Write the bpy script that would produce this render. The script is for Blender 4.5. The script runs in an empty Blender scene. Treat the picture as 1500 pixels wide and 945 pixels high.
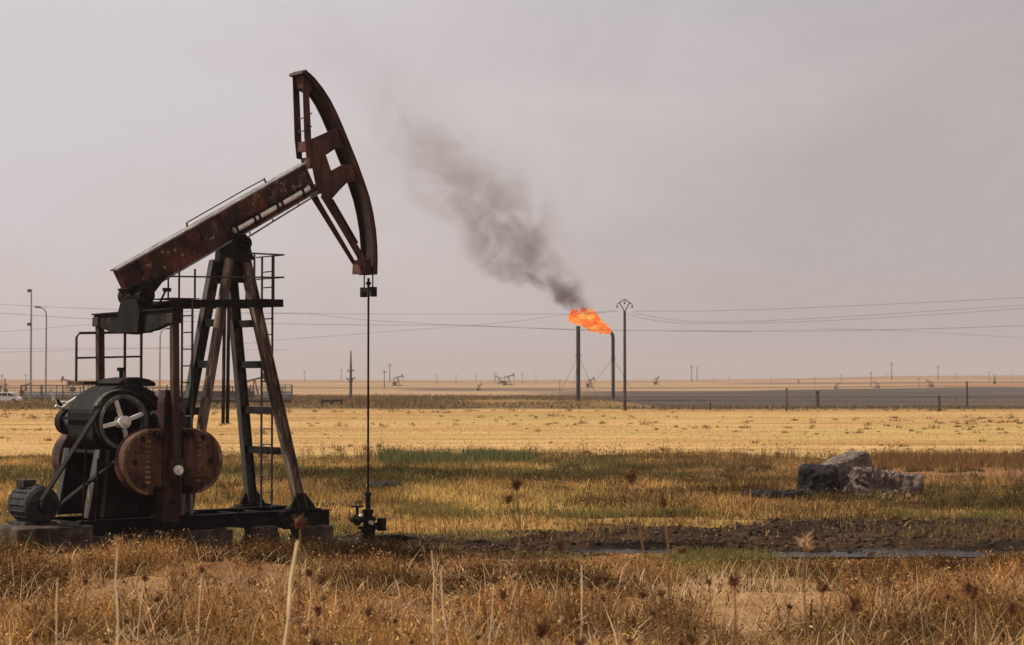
import bpy, math, random
import numpy as np
from mathutils import Vector, Matrix

random.seed(7)
rng = np.random.default_rng(11)
S = bpy.context.scene
COL = S.collection
R_ = math.radians

# ------------------------------------------------------------------ camera geometry used for surveying the place
F_PX = 2800.0
EYE = 3.3
TH = math.atan(85.5 / F_PX)
CAM = Vector((0, 0, EYE))
FW = Vector((0, math.cos(TH), math.sin(TH)))
UP = Vector((0, -math.sin(TH), math.cos(TH)))
RT = Vector((1, 0, 0))


def ray(px, py):
    return FW + RT * ((px - 750) / F_PX) + UP * ((472.5 - py) / F_PX)


def at(px, py, Y):
    d = ray(px, py)
    return CAM + d * (Y / d.y)


# ------------------------------------------------------------------ numpy value noise
def _h(ix, iy, seed):
    n = (ix.astype(np.int64) * 374761393 + iy.astype(np.int64) * 668265263 + seed * 1442695041) & 0xFFFFFFFF
    n = ((n ^ (n >> 13)) * 1274126177) & 0xFFFFFFFF
    n = n ^ (n >> 16)
    return (n & 0xFFFF) / 65535.0


def vnoise(x, y, seed=0):
    x = np.asarray(x, float); y = np.asarray(y, float)
    ix = np.floor(x); iy = np.floor(y)
    fx = x - ix; fy = y - iy
    fx = fx * fx * (3 - 2 * fx); fy = fy * fy * (3 - 2 * fy)
    a = _h(ix, iy, seed); b = _h(ix + 1, iy, seed); c = _h(ix, iy + 1, seed); d = _h(ix + 1, iy + 1, seed)
    return (a * (1 - fx) + b * fx) * (1 - fy) + (c * (1 - fx) + d * fx) * fy


def fbm(x, y, seed=0, oct=4):
    x = np.asarray(x, float); y = np.asarray(y, float)
    s = 0; a = .5; t = 0
    for k in range(oct):
        s = s + a * vnoise(x, y, seed + k * 17); t += a; a *= .5
        x = x * 2.03 + 5.1; y = y * 2.03 + 1.7
    return s / t


def sst(a, b, x):
    t = np.clip((np.asarray(x, float) - a) / (b - a), 0, 1)
    return t * t * (3 - 2 * t)


def band(x, a0, a1, b0, b1):
    return sst(a0, a1, x) * (1 - sst(b0, b1, x))


PHI = R_(40)
OY = 37.3
ORIG = Vector(((343 - 750) / F_PX * OY, OY, 0))


def pump_uv(X, Y):
    dx = X - ORIG.x; dy = Y - ORIG.y
    return dx * math.cos(PHI) + dy * math.sin(PHI), dx * math.sin(PHI) - dy * math.cos(PHI)


# ------------------------------------------------------------------ terrain
def pxx(X, Y):
    """bearing of a point as a number (tan of the bearing, scaled)"""
    return X / np.maximum(Y, 4) * 2800 + 750


def mud_shade_mask(X, Y):
    """oily mud track that crosses the plain behind the weeds, right of the well"""
    n = fbm(X * .5, Y * .5, 3) - .5
    near = 37.3 + n * 1.2
    far = 40.4 + 2.6 * sst(-1, 3, X) + 3.0 * sst(4, 10, X) + n * 3.4
    m = sst(-.4, .4, Y - near) * (1 - sst(-.5, .5, Y - far)) * sst(-4.2, -2.2, X + n * 2)
    # oily patch around the well
    d = np.hypot((X + 2.7) / 2.2, (Y - 39.0) / 1.5) + n * .9
    m = np.maximum(m, 1 - sst(.7, 1.15, d))
    # broken dark soil round the rubble and beyond the mud
    q = pxx(X, Y); nz_ = fbm(X * .55, Y * .9, 6)
    m3 = band(Y, 50.0, 52.0, 55.0, 57.0) * sst(1020, 1110, q) * sst(.50, .60, nz_)
    m4 = band(Y, 45.0, 47.0, 52, 56) * (1 - sst(520, 640, q)) * sst(.56, .66, nz_) * sst(380, 430, q)
    m = np.maximum(m, np.maximum(m3, m4))
    # oil stained earth plus painted contact shade under and around the pump
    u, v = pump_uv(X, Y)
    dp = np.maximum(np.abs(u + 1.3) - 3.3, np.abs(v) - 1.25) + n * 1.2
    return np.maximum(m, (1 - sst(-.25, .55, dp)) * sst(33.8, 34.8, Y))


def gz(X, Y):
    X = np.asarray(X, float); Y = np.asarray(Y, float)
    z = 1.8 * np.clip(1 - np.maximum(Y, -30) / 20, 0, 3) ** 1.3
    z = np.minimum(z, 2.2)
    z = z + (fbm(X * .35, Y * .35, 1) - .5) * .18 * sst(18, 24, Y) * (1 - sst(80, 130, Y))
    m = mud_shade_mask(X, Y)
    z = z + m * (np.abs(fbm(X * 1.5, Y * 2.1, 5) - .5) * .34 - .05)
    # shallow ditch holding the puddles along the near edge of the mud
    dn = (fbm(X * .6, Y * .6, 9) - .5) * 1.1
    ditch = np.exp(-((Y - 38.3 + dn) / .55) ** 2) * sst(-1.5, 2.5, X) * sst(.34, .52, fbm(X * .55 + 1.7, Y * .8, 10))
    ditch = np.maximum(ditch, np.exp(-(((X + 3.3) / 1.6) ** 2 + ((Y - 38.1) / .55) ** 2)))
    z = z - ditch * .21
    # low soil bank behind the mud
    z = z + .05 * np.exp(-((Y - 44.6 - 2 * (fbm(X * .3, Y * .1, 8) - .5)) / .7) ** 2) * sst(0, 3, X)
    z = z + .32 * np.exp(-((Y - 32.2) / 2.6) ** 2) * (1 - sst(-4.6, -2.4, X + (fbm(X * .5, Y * .5, 12) - .5)))
    z = z - .10 * band(Y, 32.5, 34.5, 37.5, 38.5) * sst(-1.5, .5, X)
    z = z + (fbm(X * 1.1, Y * 1.1, 13) - .5) * .30 * band(Y, 17, 20, 31, 35)
    # far land: very gentle rises
    q = pxx(X, Y)
    far = sst(420, 1900, Y)
    z = z + far * (4.3 + 1.2 * (fbm(X * .0016, Y * .002, 21) - .5) * 2 + 4.2 * sst(950, 1480, q))
    z = z + (fbm(X * .006, Y * .004, 22) - .5) * 1.6 * sst(260, 500, Y)
    z = z - sst(2300, 5000, Y) * 22
    return z


def gz1(x, y):
    return float(gz(np.array([x]), np.array([y]))[0])


C_WEED = np.array([.25, .125, .046]); C_SOIL = np.array([.24, .125, .055]); C_MUD = np.array([.030, .017, .010])
C_OCHRE = np.array([.34, .205, .062]); C_OLIVE = np.array([.10, .085, .028]); C_GREEN = np.array([.06, .085, .025])
C_STRAW = np.array([.50, .315, .125]); C_SCRUB = np.array([.16, .098, .042]); C_TAN = np.array([.37, .235, .125])
C_PLOUGH = np.array([.068, .050, .045]); C_RED = np.array([.22, .10, .05])


def mixc(c, d, m):
    return c * (1 - m[..., None]) + d * m[..., None]


def land(X, Y):
    """land cover colour (albedo) of the plain: fields, tracks, weeds"""
    X = np.asarray(X, float); Y = np.asarray(Y, float)
    q = pxx(X, Y)
    n1 = fbm(X * .25, Y * .25, 31); n2 = fbm(X * .9, Y * .9, 32)
    c = np.broadcast_to(C_WEED, X.shape + (3,)).copy()
    c = mixc(c, C_SOIL * .95, sst(.5, .62, fbm(X * .5, Y * .5, 40)))
    nb = (fbm(X * .8, Y * .5, 14) - .5) * 1.1
    db = np.minimum(np.hypot((X - 3.75) / 1.5, (Y - 28.4) / 3.6), np.hypot((X + 5.9) / .8, (Y - 29.5) / 1.4)) + nb
    c = mixc(c, np.array([.29, .165, .075]) * (.6 + .8 * fbm(X * 3, Y * 3, 49))[..., None], 1 - sst(.75, 1.15, db))
    # meadow of ochre and olive grass
    mid = sst(42.5, 45, Y + (n1 - .5) * 3) 
    mid = np.maximum(mid, sst(36, 38, Y) * (1 - sst(-5, -1, X))); mid = np.maximum(mid, sst(38.3, 39.5, Y))
    g = mixc(np.broadcast_to(C_OCHRE, c.shape), C_OLIVE, sst(.48, .62, n1))
    c = mixc(c, g * .9, mid)
    oliveband = band(Y + (n1 - .5) * 6, 60, 63, 70, 73) * (1 - sst(860, 960, q + (n2 - .5) * 120))
    c = mixc(c, C_OLIVE, oliveband * .6)
    # reddish bare track on the right
    lowe = 68 - 5 * sst(1150, 1350, q); tr = sst(-1.2, 1.2, Y + (n2 - .5) * 2.5 - lowe) * (1 - sst(71, 74, Y)) * sst(960, 1080, q + (n1 - .5) * 120)
    c = mixc(c, C_RED, tr * .8)
    # harvested field
    st = sst(78, 84, Y + (n1 - .5) * 9 + 4 * sst(1000, 1250, q) - 3 * sst(500, 700, q)) 
    s = mixc(np.broadcast_to(C_STRAW, c.shape), C_STRAW * np.array([.80, .74, .66]), sst(.42, .66, fbm(X * .03, Y * .16, 33)))
    s = mixc(s, C_STRAW * np.array([.62, .55, .42]), sst(.56, .72, fbm(X * .05, Y * .5, 34)) * .6)
    s = mixc(s, np.broadcast_to(np.array([.40, .30, .095]), s.shape), sst(.55, .7, fbm(X * .02, Y * .05, 39)) * .5)
    c = mixc(c, s, st)
    # rough strip beyond the field
    sc = sst(212, 226, Y + (fbm(X * .05, Y * .02, 35) - .5) * 24)
    c = mixc(c, mixc(np.broadcast_to(C_SCRUB, c.shape), C_OCHRE * .7, sst(.45, .65, fbm(X * .02, Y * .04, 36))), sc)
    # far tan fields in long strips
    fa = sst(380, 450, Y + (fbm(X * .02, Y * .01, 41) - .5) * 60)
    t = mixc(np.broadcast_to(C_TAN, c.shape), C_SCRUB * 1.2, sst(.47, .56, fbm(X * .0012, Y * .012, 37)) * .95)
    t = mixc(t, C_TAN * np.array([.80, .60, .52]), sst(.5, .57, fbm(X * .002, Y * .010, 38)))
    c = mixc(c, t, fa)
    # dark ploughed field, right
    e = (fbm(X * .01, Y * .01, 42) - .5)
    yl = 232 + 150 * (1 - sst(800, 1000, q)) + e * 14
    yh = 590 + 120 * sst(1050, 1500, q) + e * 150 + (fbm(X * .05, Y * .01, 50) - .5) * 60
    pl = sst(-6, 6, Y - yl) * (1 - sst(-26, 26, Y - yh)) * sst(700, 900, q + e * 160)
    pc = C_PLOUGH * (.2 + 1.5 * fbm(X * .012, Y * .06, 43, 5))[..., None]
    pc = mixc(pc, np.array([.105, .068, .045]) * np.ones(c.shape), sst(.5, .65, fbm(X * .008, Y * .03, 47)) * .7)
    pc = mixc(pc, np.array([.075, .072, .045]) * np.ones(c.shape), sst(.55, .66, fbm(X * .01, Y * .02, 48)) * .6)
    c = mixc(c, pc, pl * (.72 + .5 * fbm(X * .02, Y * .04, 51)).clip(0, 1))
    # dark thin strip running on left of it
    p2 = band(Y + e * 120, 560, 600, 700, 740) * band(q, 560, 640, 800, 900)
    c = mixc(c, C_PLOUGH * 1.3, p2 * .8)
    p3 = band(Y + e * 200, 900, 940, 1050, 1100) * sst(1000, 1120, q)
    c = mixc(c, np.broadcast_to(np.array([.16, .085, .06]), c.shape), p3 * .8)
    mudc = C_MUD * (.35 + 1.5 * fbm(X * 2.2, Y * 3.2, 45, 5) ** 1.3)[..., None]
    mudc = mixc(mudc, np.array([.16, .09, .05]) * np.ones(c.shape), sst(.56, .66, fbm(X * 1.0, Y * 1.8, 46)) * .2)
    c = mixc(c, mudc, mud_shade_mask(X, Y))
    return c


# ------------------------------------------------------------------ materials
def new_mat(name):
    m = bpy.data.materials.new(name); m.use_nodes = True
    nt = m.node_tree; nt.nodes.clear()
    out = nt.nodes.new('ShaderNodeOutputMaterial')
    return m, nt, out


def N(nt, typ, **kw):
    n = nt.nodes.new(typ)
    for k, v in kw.items():
        if k.startswith('i_'):
            n.inputs[k[2:].replace('_', ' ')].default_value = v
        else:
            setattr(n, k, v)
    return n


def ramp(nt, fac, stops, interp='LINEAR'):
    r = nt.nodes.new('ShaderNodeValToRGB'); r.color_ramp.interpolation = interp
    el = r.color_ramp.elements
    while len(el) < len(stops): el.new(.5)
    for e, (p, c) in zip(el, stops):
        e.position = p; e.color = (*c, 1) if len(c) == 3 else c
    nt.links.new(fac, r.inputs['Fac'])
    return r


def noise(nt, co, scale, detail=6, rough=.6, dist=0.0):
    n = nt.nodes.new('ShaderNodeTexNoise')
    n.inputs['Scale'].default_value = scale; n.inputs['Detail'].default_value = detail
    n.inputs['Roughness'].default_value = rough; n.inputs['Distortion'].default_value = dist
    if co is not None: nt.links.new(co, n.inputs['Vector'])
    return n


def steel(name, stops, scale=3.0, rough=(.45, .8), stretch=(1, 1, 1), bump=.15, patches=None, metal=0.0, spec=.22, streak=.85):
    """weathered steel: large blotches of paint/rust/oil, finer mottling, uneven gloss"""
    m, nt, out = new_mat(name); L = nt.links
    tc = N(nt, 'ShaderNodeTexCoord'); mp = N(nt, 'ShaderNodeMapping'); mp.inputs['Scale'].default_value = stretch
    oi = N(nt, 'ShaderNodeObjectInfo'); ad = N(nt, 'ShaderNodeVectorMath', operation='ADD')
    mu = N(nt, 'ShaderNodeMath', operation='MULTIPLY'); mu.inputs[1].default_value = 13.0
    L.new(oi.outputs['Random'], mu.inputs[0])
    L.new(tc.outputs['Object'], mp.inputs['Vector']); L.new(mp.outputs[0], ad.inputs[0]); L.new(mu.outputs[0], ad.inputs[1])
    n1 = noise(nt, ad.outputs[0], scale, 8, .65, .4)
    r1 = ramp(nt, n1.outputs['Fac'], stops)
    n2 = noise(nt, ad.outputs[0], scale * 9, 5, .7)
    r2 = ramp(nt, n2.outputs['Fac'], [(.25, (.55, .55, .55)), (.75, (1.35, 1.35, 1.35))])
    mx = N(nt, 'ShaderNodeMix', data_type='RGBA', blend_type='MULTIPLY'); mx.inputs[0].default_value = 1
    L.new(r1.outputs[0], mx.inputs[6]); L.new(r2.outputs[0], mx.inputs[7])
    col = mx.outputs[2]
    if patches:
        n3 = noise(nt, ad.outputs[0], patches[1], 7, .7, .8)
        r3 = ramp(nt, n3.outputs['Fac'], [(patches[2], (0, 0, 0)), (patches[2] + .06, (1, 1, 1))])
        m3 = N(nt, 'ShaderNodeMix', data_type='RGBA'); L.new(r3.outputs[0], m3.inputs[0])
        L.new(col, m3.inputs[6]); m3.inputs[7].default_value = (*patches[0], 1)
        col = m3.outputs[2]
    # runs of oil and rust down the steel
    g = N(nt, 'ShaderNodeNewGeometry'); ms = N(nt, 'ShaderNodeMapping'); ms.inputs['Scale'].default_value = (7, 7, .7)
    L.new(g.outputs['Position'], ms.inputs['Vector']); n4 = noise(nt, ms.outputs[0], 1.0, 4, .6)
    r4 = ramp(nt, n4.outputs['Fac'], [(.34, (.45, .42, .40)), (.5, (1, 1, 1)), (.68, (1.45, 1.38, 1.3))])
    m4 = N(nt, 'ShaderNodeMix', data_type='RGBA', blend_type='MULTIPLY'); m4.inputs[0].default_value = streak
    L.new(col, m4.inputs[6]); L.new(r4.outputs[0], m4.inputs[7]); col = m4.outputs[2]
    b = N(nt, 'ShaderNodeBsdfPrincipled'); L.new(col, b.inputs['Base Color'])
    rr = N(nt, 'ShaderNodeMapRange'); rr.inputs['To Min'].default_value = rough[0]; rr.inputs['To Max'].default_value = rough[1]
    L.new(n2.outputs['Fac'], rr.inputs['Value']); L.new(rr.outputs[0], b.inputs['Roughness'])
    b.inputs['Metallic'].default_value = metal
    b.inputs['Specular IOR Level'].default_value = spec
    bp = N(nt, 'ShaderNodeBump'); bp.inputs['Strength'].default_value = bump; bp.inputs['Distance'].default_value = .01
    L.new(n2.outputs['Fac'], bp.inputs['Height']); L.new(bp.outputs[0], b.inputs['Normal'])
    L.new(b.outputs[0], out.inputs['Surface'])
    return m


M_BEAM = steel('rusted red beam paint', [(.3, (.010, .006, .004)), (.46, (.035, .012, .008)), (.58, (.12, .030, .014)), (.75, (.07, .035, .024))], 1.7, patches=((.30, .22, .15), 3.4, .60))
M_FLANGE = steel('bleached flange paint', [(.3, (.11, .095, .08)), (.55, (.22, .205, .185)), (.75, (.10, .06, .04))], 2.5, (.6, .9))
M_HEAD = steel('dark rusted head steel', [(.3, (.014, .008, .006)), (.48, (.05, .019, .012)), (.68, (.105, .034, .021))], 1.9, patches=((.17, .10, .065), 4.2, .63))
M_BLACK = steel('oil blackened steel', [(.3, (.005, .0045, .004)), (.55, (.012, .010, .008)), (.75, (.035, .024, .017))], 2.5, (.5, .9), patches=((.12, .075, .048), 4.2, .62), spec=.10)
M_MOTOR = steel('dusty motor paint', [(.3, (.018, .016, .014)), (.55, (.045, .041, .037)), (.75, (.09, .08, .068))], 3.5, (.6, .9), spec=.12)
M_WHEEL = steel('worn grey wheel paint', [(.3, (.03, .027, .024)), (.5, (.13, .125, .115)), (.7, (.28, .27, .25))], 3.0, (.5, .8), spec=.15)
M_PATCH = steel('flaking brown plate', [(.3, (.02, .012, .008)), (.5, (.05, .022, .014)), (.7, (.10, .06, .04))], 4.0, patches=((.30, .24, .18), 5.5, .57))
M_RIM = steel('worn pale cast rim', [(.3, (.06, .03, .018)), (.5, (.16, .095, .05)), (.7, (.25, .18, .11))], 3.0, (.7, .9))
M_HEADIN = steel('dark inner head plate', [(.3, (.008, .006, .005)), (.5, (.022, .014, .009)), (.7, (.045, .024, .015))], 1.8)
M_LEG = steel('grey leg paint with rust', [(.3, (.012, .011, .010)), (.45, (.06, .060, .055)), (.58, (.04, .026, .018)), (.70, (.20, .175, .14))], 1.8, stretch=(2.2, 2.2, .45))
M_LEGB = steel('brown leg paint', [(.3, (.022, .014, .010)), (.46, (.07, .038, .024)), (.56, (.21, .155, .115)), (.72, (.07, .035, .023))], 2.0, stretch=(2.2, 2.2, .4))
M_WEIGHT = steel('rusted cast weight', [(.3, (.015, .008, .006)), (.48, (.075, .030, .017)), (.66, (.12, .055, .03)), (.8, (.06, .03, .02))], 2.4, (.65, .92), bump=.4, patches=((.016, .010, .007), 1.5, .53))
M_SILVER = steel('bare bright metal', [(.3, (.50, .46, .40)), (.55, (.82, .79, .73)), (.8, (.40, .33, .25))], 4.0, (.3, .55), metal=.15, streak=.3)
M_WHITE = steel('old white paint', [(.3, (.45, .43, .38)), (.6, (.70, .68, .62)), (.85, (.25, .2, .15))], 3.0)
M_GREEN = steel('greenish grey machine paint', [(.3, (.012, .012, .009)), (.55, (.06, .066, .045)), (.75, (.22, .22, .16))], 4.5)
M_RED = steel('dark red crank paint', [(.3, (.008, .005, .004)), (.5, (.035, .012, .008)), (.7, (.07, .022, .014)), (.8, (.05, .03, .02))], 2.2, stretch=(1, 1, .5), patches=((.24, .18, .14), 7.0, .62))
M_CONC = steel('stained concrete', [(.3, (.012, .009, .007)), (.5, (.055, .039, .028)), (.75, (.15, .115, .085))], 2.6, (.85, .95), bump=.6)
M_RUBBLE = steel('broken concrete', [(.25, (.045, .032, .025)), (.5, (.135, .099, .078)), (.75, (.23, .175, .14))], 2.4, (.85, .95), bump=.9)
M_TAR = steel('tar coated concrete', [(.3, (.006, .005, .004)), (.6, (.016, .013, .011)), (.8, (.06, .045, .036))], 1.8, (.6, .9), bump=.8)
M_POLE = steel('dark weathered pole', [(.3, (.03, .022, .017)), (.7, (.075, .058, .045))], 3.0, stretch=(2, 2, .4))
M_STACK = steel('burnt stack pipe', [(.3, (.010, .009, .008)), (.7, (.03, .022, .018))], 1.0, stretch=(2, 2, .4))
M_GREY = steel('galvanised grey', [(.3, (.17, .165, .16)), (.7, (.30, .29, .28))], 2.0, (.4, .7))
M_CAR = steel('white car paint', [(.3, (.72, .71, .69)), (.7, (.8, .79, .77))], 1.0, (.25, .4), bump=0, streak=.1)
M_DARKRUST = steel('brown rusted pipe', [(.3, (.015, .009, .006)), (.52, (.045, .022, .014)), (.75, (.10, .06, .042))], 2.5, stretch=(1, 1, .4))


def simple_mat(name, col, rough=.5, spec=.5, trans=0):
    m, nt, out = new_mat(name)
    tc = N(nt, 'ShaderNodeTexCoord'); n = noise(nt, tc.outputs['Object'], 6)
    r = ramp(nt, n.outputs['Fac'], [(.3, tuple(c * .75 for c in col)), (.7, tuple(c * 1.2 for c in col))])
    b = N(nt, 'ShaderNodeBsdfPrincipled'); nt.links.new(r.outputs[0], b.inputs['Base Color'])
    b.inputs['Roughness'].default_value = rough; b.inputs['Specular IOR Level'].default_value = spec
    nt.links.new(b.outputs[0], out.inputs['Surface'])
    return m


M_RUBBER = simple_mat('black rubber belt', (.018, .015, .013), .9, .1)
M_GLASS = simple_mat('dark car glass', (.02, .022, .025), .08)
M_CABLE = simple_mat('grey overhead cable', (.16, .145, .14), .6)
M_LAMP = simple_mat('dark lamp housing', (.02, .018, .017), .5)


def plant_mat(name, transl=.4):
    m, nt, out = new_mat(name); L = nt.links
    a = N(nt, 'ShaderNodeAttribute', attribute_name='Col')
    d = N(nt, 'ShaderNodeBsdfDiffuse'); t = N(nt, 'ShaderNodeBsdfTranslucent'); mx = N(nt, 'ShaderNodeMixShader')
    mx.inputs[0].default_value = transl
    L.new(a.outputs['Color'], d.inputs['Color']); L.new(a.outputs['Color'], t.inputs['Color'])
    L.new(d.outputs[0], mx.inputs[1]); L.new(t.outputs[0], mx.inputs[2]); L.new(mx.outputs[0], out.inputs['Surface'])
    return m


M_PLANT = plant_mat('dry plant')
M_THISTLE_STEM = simple_mat('pale dry stem', (.78, .61, .35), .8, .2)
M_THISTLE_BROWN = simple_mat('brown dry stem', (.22, .12, .055), .8, .2)
M_THISTLE_HEAD = simple_mat('brown seed head', (.13, .062, .028), .9, .1)
M_THISTLE_PALE = simple_mat('pale seed fluff', (.48, .33, .17), .9, .1)


def ground_mat():
    m, nt, out = new_mat('plain soil and stubble'); L = nt.links
    a = N(nt, 'ShaderNodeAttribute', attribute_name='Col')
    g = N(nt, 'ShaderNodeNewGeometry')
    mp = N(nt, 'ShaderNodeMapping'); mp.inputs['Scale'].default_value = (.12, 1.0, 1.0); mp.inputs['Rotation'].default_value = (0, 0, .05)
    L.new(g.outputs['Position'], mp.inputs['Vector'])
    n1 = noise(nt, mp.outputs[0], .55, 7, .65)          # drill rows and swaths
    n2 = noise(nt, g.outputs['Position'], 2.6, 8, .7)   # clods
    n3 = noise(nt, g.outputs['Position'], .5, 5, .6)
    r1 = ramp(nt, n1.outputs['Fac'], [(.3, (.72, .70, .66)), (.7, (1.22, 1.22, 1.22))])
    r2 = ramp(nt, n2.outputs['Fac'], [(.3, (.6, .58, .56)), (.7, (1.3, 1.3, 1.3))])
    m1 = N(nt, 'ShaderNodeMix', data_type='RGBA', blend_type='MULTIPLY'); m1.inputs[0].default_value = 1
    m2 = N(nt, 'ShaderNodeMix', data_type='RGBA', blend_type='MULTIPLY'); m2.inputs[0].default_value = .9
    L.new(a.outputs['Color'], m1.inputs[6]); L.new(r1.outputs[0], m1.inputs[7])
    L.new(m1.outputs[2], m2.inputs[6]); L.new(r2.outputs[0], m2.inputs[7])
    b = N(nt, 'ShaderNodeBsdfPrincipled'); b.inputs['Roughness'].default_value = .95; b.inputs['Specular IOR Level'].default_value = .08
    L.new(m2.outputs[2], b.inputs['Base Color'])
    bp = N(nt, 'ShaderNodeBump'); bp.inputs['Strength'].default_value = .6; bp.inputs['Distance'].default_value = .08
    ad = N(nt, 'ShaderNodeMath', operation='ADD'); L.new(n2.outputs['Fac'], ad.inputs[0]); L.new(n3.outputs['Fac'], ad.inputs[1])
    L.new(ad.outputs[0], bp.inputs['Height']); L.new(bp.outputs[0], b.inputs['Normal'])
    L.new(b.outputs[0], out.inputs['Surface'])
    return m


# ------------------------------------------------------------------ mesh builder
class MB:
    def __init__(self): self.v = []; self.f = []

    def add(self, vs, fs):
        o = len(self.v); self.v += [tuple(p) for p in vs]; self.f += [tuple(i + o for i in f) for f in fs]; return self

    def box(self, c, s, rot=None):
        hx, hy, hz = s[0] / 2, s[1] / 2, s[2] / 2
        vs = [Vector((x, y, z)) for x in (-hx, hx) for y in (-hy, hy) for z in (-hz, hz)]
        if rot is not None: vs = [rot @ p for p in vs]
        c = Vector(c)
        return self.add([p + c for p in vs], [(0, 1, 3, 2), (4, 6, 7, 5), (0, 4, 5, 1), (2, 3, 7, 6), (0, 2, 6, 4), (1, 5, 7, 3)])

    def bar(self, a, b, w, h, up=(0, 0, 1), taper=1.0):
        """bar from a to b, w across, h along `up`; taper scales the far end"""
        a = Vector(a); b = Vector(b); d = (b - a).normalized(); up = Vector(up)
        s = d.cross(up)
        if s.length < 1e-4: s = d.cross(Vector((1, 0, 0)))
        s.normalize(); u = s.cross(d).normalized()
        vs = []
        for p, k in ((a, 1), (b, taper)):
            vs += [p + s * (w / 2 * i * k) + u * (h / 2 * j * k) for i, j in ((-1, -1), (1, -1), (1, 1), (-1, 1))]
        return self.add(vs, [(3, 2, 1, 0), (4, 5, 6, 7), (0, 1, 5, 4), (1, 2, 6, 5), (2, 3, 7, 6), (3, 0, 4, 7)])

    def tube(self, pts, r, n=8):
        pts = [Vector(p) for p in pts]; rs = r if isinstance(r, (list, tuple)) else [r] * len(pts)
        rings = []; prev = None
        for i, p in enumerate(pts):
            d = (pts[min(i + 1, len(pts) - 1)] - pts[max(i - 1, 0)]).normalized()
            if prev is None:
                s = d.cross(Vector((0, 0, 1)))
                if s.length < 1e-3: s = d.cross(Vector((1, 0, 0)))
            else:
                s = prev - d * prev.dot(d)
            s.normalize(); prev = s; t = d.cross(s)
            rings.append([p + (s * math.cos(2 * math.pi * k / n) + t * math.sin(2 * math.pi * k / n)) * rs[i] for k in range(n)])
        vs = [q for rg in rings for q in rg]; fs = []
        for i in range(len(rings) - 1):
            for k in range(n):
                a = i * n + k; b = i * n + (k + 1) % n
                fs.append((a, b, b + n, a + n))
        fs.append(tuple(range(n - 1, -1, -1))); fs.append(tuple((len(rings) - 1) * n + k for k in range(n)))
        return self.add(vs, fs)

    def prism(self, poly, y0, y1):
        """polygon in local (x,z) extruded along local y"""
        a = sum(poly[i][0] * poly[(i + 1) % len(poly)][1] - poly[(i + 1) % len(poly)][0] * poly[i][1] for i in range(len(poly)))
        if a < 0: poly = poly[::-1]
        if y0 > y1: y0, y1 = y1, y0
        n = len(poly)
        vs = [(x, y0, z) for x, z in poly] + [(x, y1, z) for x, z in poly]
        fs = [tuple(range(n)), tuple(range(2 * n - 1, n - 1, -1))]
        fs += [(i, i + n, (i + 1) % n + n, (i + 1) % n) for i in range(n)]
        return self.add(vs, fs)

    def strip(self, outer, inner, y0, y1):
        """curved band between two (x,z) polylines, extruded along y"""
        for i in range(len(outer) - 1):
            self.prism([outer[i], outer[i + 1], inner[i + 1], inner[i]], y0, y1)
        return self

    def ring(self, c, r0, r1, y0, y1, n=32):
        """annulus round the local y axis"""
        for k in range(n):
            a0 = 2 * math.pi * k / n; a1 = 2 * math.pi * (k + 1) / n
            P = lambda r, a: (c[0] + r * math.cos(a), c[1] + r * math.sin(a))
            self.prism([P(r0, a0), P(r1, a0), P(r1, a1), P(r0, a1)], y0, y1)
        return self

    def disc(self, c, r, y0, y1, n=28):
        return self.prism([(c[0] + r * math.cos(2 * math.pi * k / n), c[1] + r * math.sin(2 * math.pi * k / n)) for k in range(n)], y0, y1)

    def build(self, name, mat, parent=None, bevel=0, smooth=False, weld=False):
        me = bpy.data.meshes.new(name); me.from_pydata(self.v, [], self.f); me.materials.append(mat)
        if smooth:
            me.polygons.foreach_set('use_smooth', [True] * len(me.polygons))
            me.set_sharp_from_angle(angle=R_(40))
        o = bpy.data.objects.new(name, me); COL.objects.link(o)
        if parent is not None: o.parent = parent
        if bevel:
            b = o.modifiers.new('bevel', 'BEVEL'); b.width = bevel; b.segments = 1; b.limit_method = 'ANGLE'
        return o


def tag(o, label=None, cat=None, group=None, kind=None):
    if label: o['label'] = label
    if cat: o['category'] = cat
    if group: o['group'] = group
    if kind: o['kind'] = kind
    return o


def empty(name, loc, rz, label, cat, group=None):
    o = bpy.data.objects.new(name, None); COL.objects.link(o); o.location = loc; o.rotation_euler = (0, 0, rz)
    o.empty_display_size = .3
    return tag(o, label, cat, group)


def copy_tree(o, parent=None):
    c = o.copy(); COL.objects.link(c)
    if parent is not None: c.parent = parent
    for ch in list(o.children): copy_tree(ch, c)
    return c


def np_mesh(name, V, Fl, nper, col, mat, smooth=False):
    """V (n,3); Fl flat loop indices; nper verts per face array; col (n,3)"""
    me = bpy.data.meshes.new(name)
    me.vertices.add(len(V)); me.vertices.foreach_set('co', np.ascontiguousarray(V, np.float32).ravel())
    me.loops.add(len(Fl)); me.loops.foreach_set('vertex_index', np.ascontiguousarray(Fl, np.int32))
    me.polygons.add(len(nper))
    st = np.zeros(len(nper), np.int32); st[1:] = np.cumsum(nper)[:-1]
    me.polygons.foreach_set('loop_start', st)
    me.update(calc_edges=True)
    if col is not None:
        ca = me.color_attributes.new('Col', 'FLOAT_COLOR', 'POINT')
        c4 = np.ones((len(V), 4), np.float32); c4[:, :3] = col
        ca.data.foreach_set('color', c4.ravel())
    me.polygons.foreach_set('use_smooth', [smooth] * len(nper))
    me.materials.append(mat)
    o = bpy.data.objects.new(name, me); COL.objects.link(o)
    return o


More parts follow.
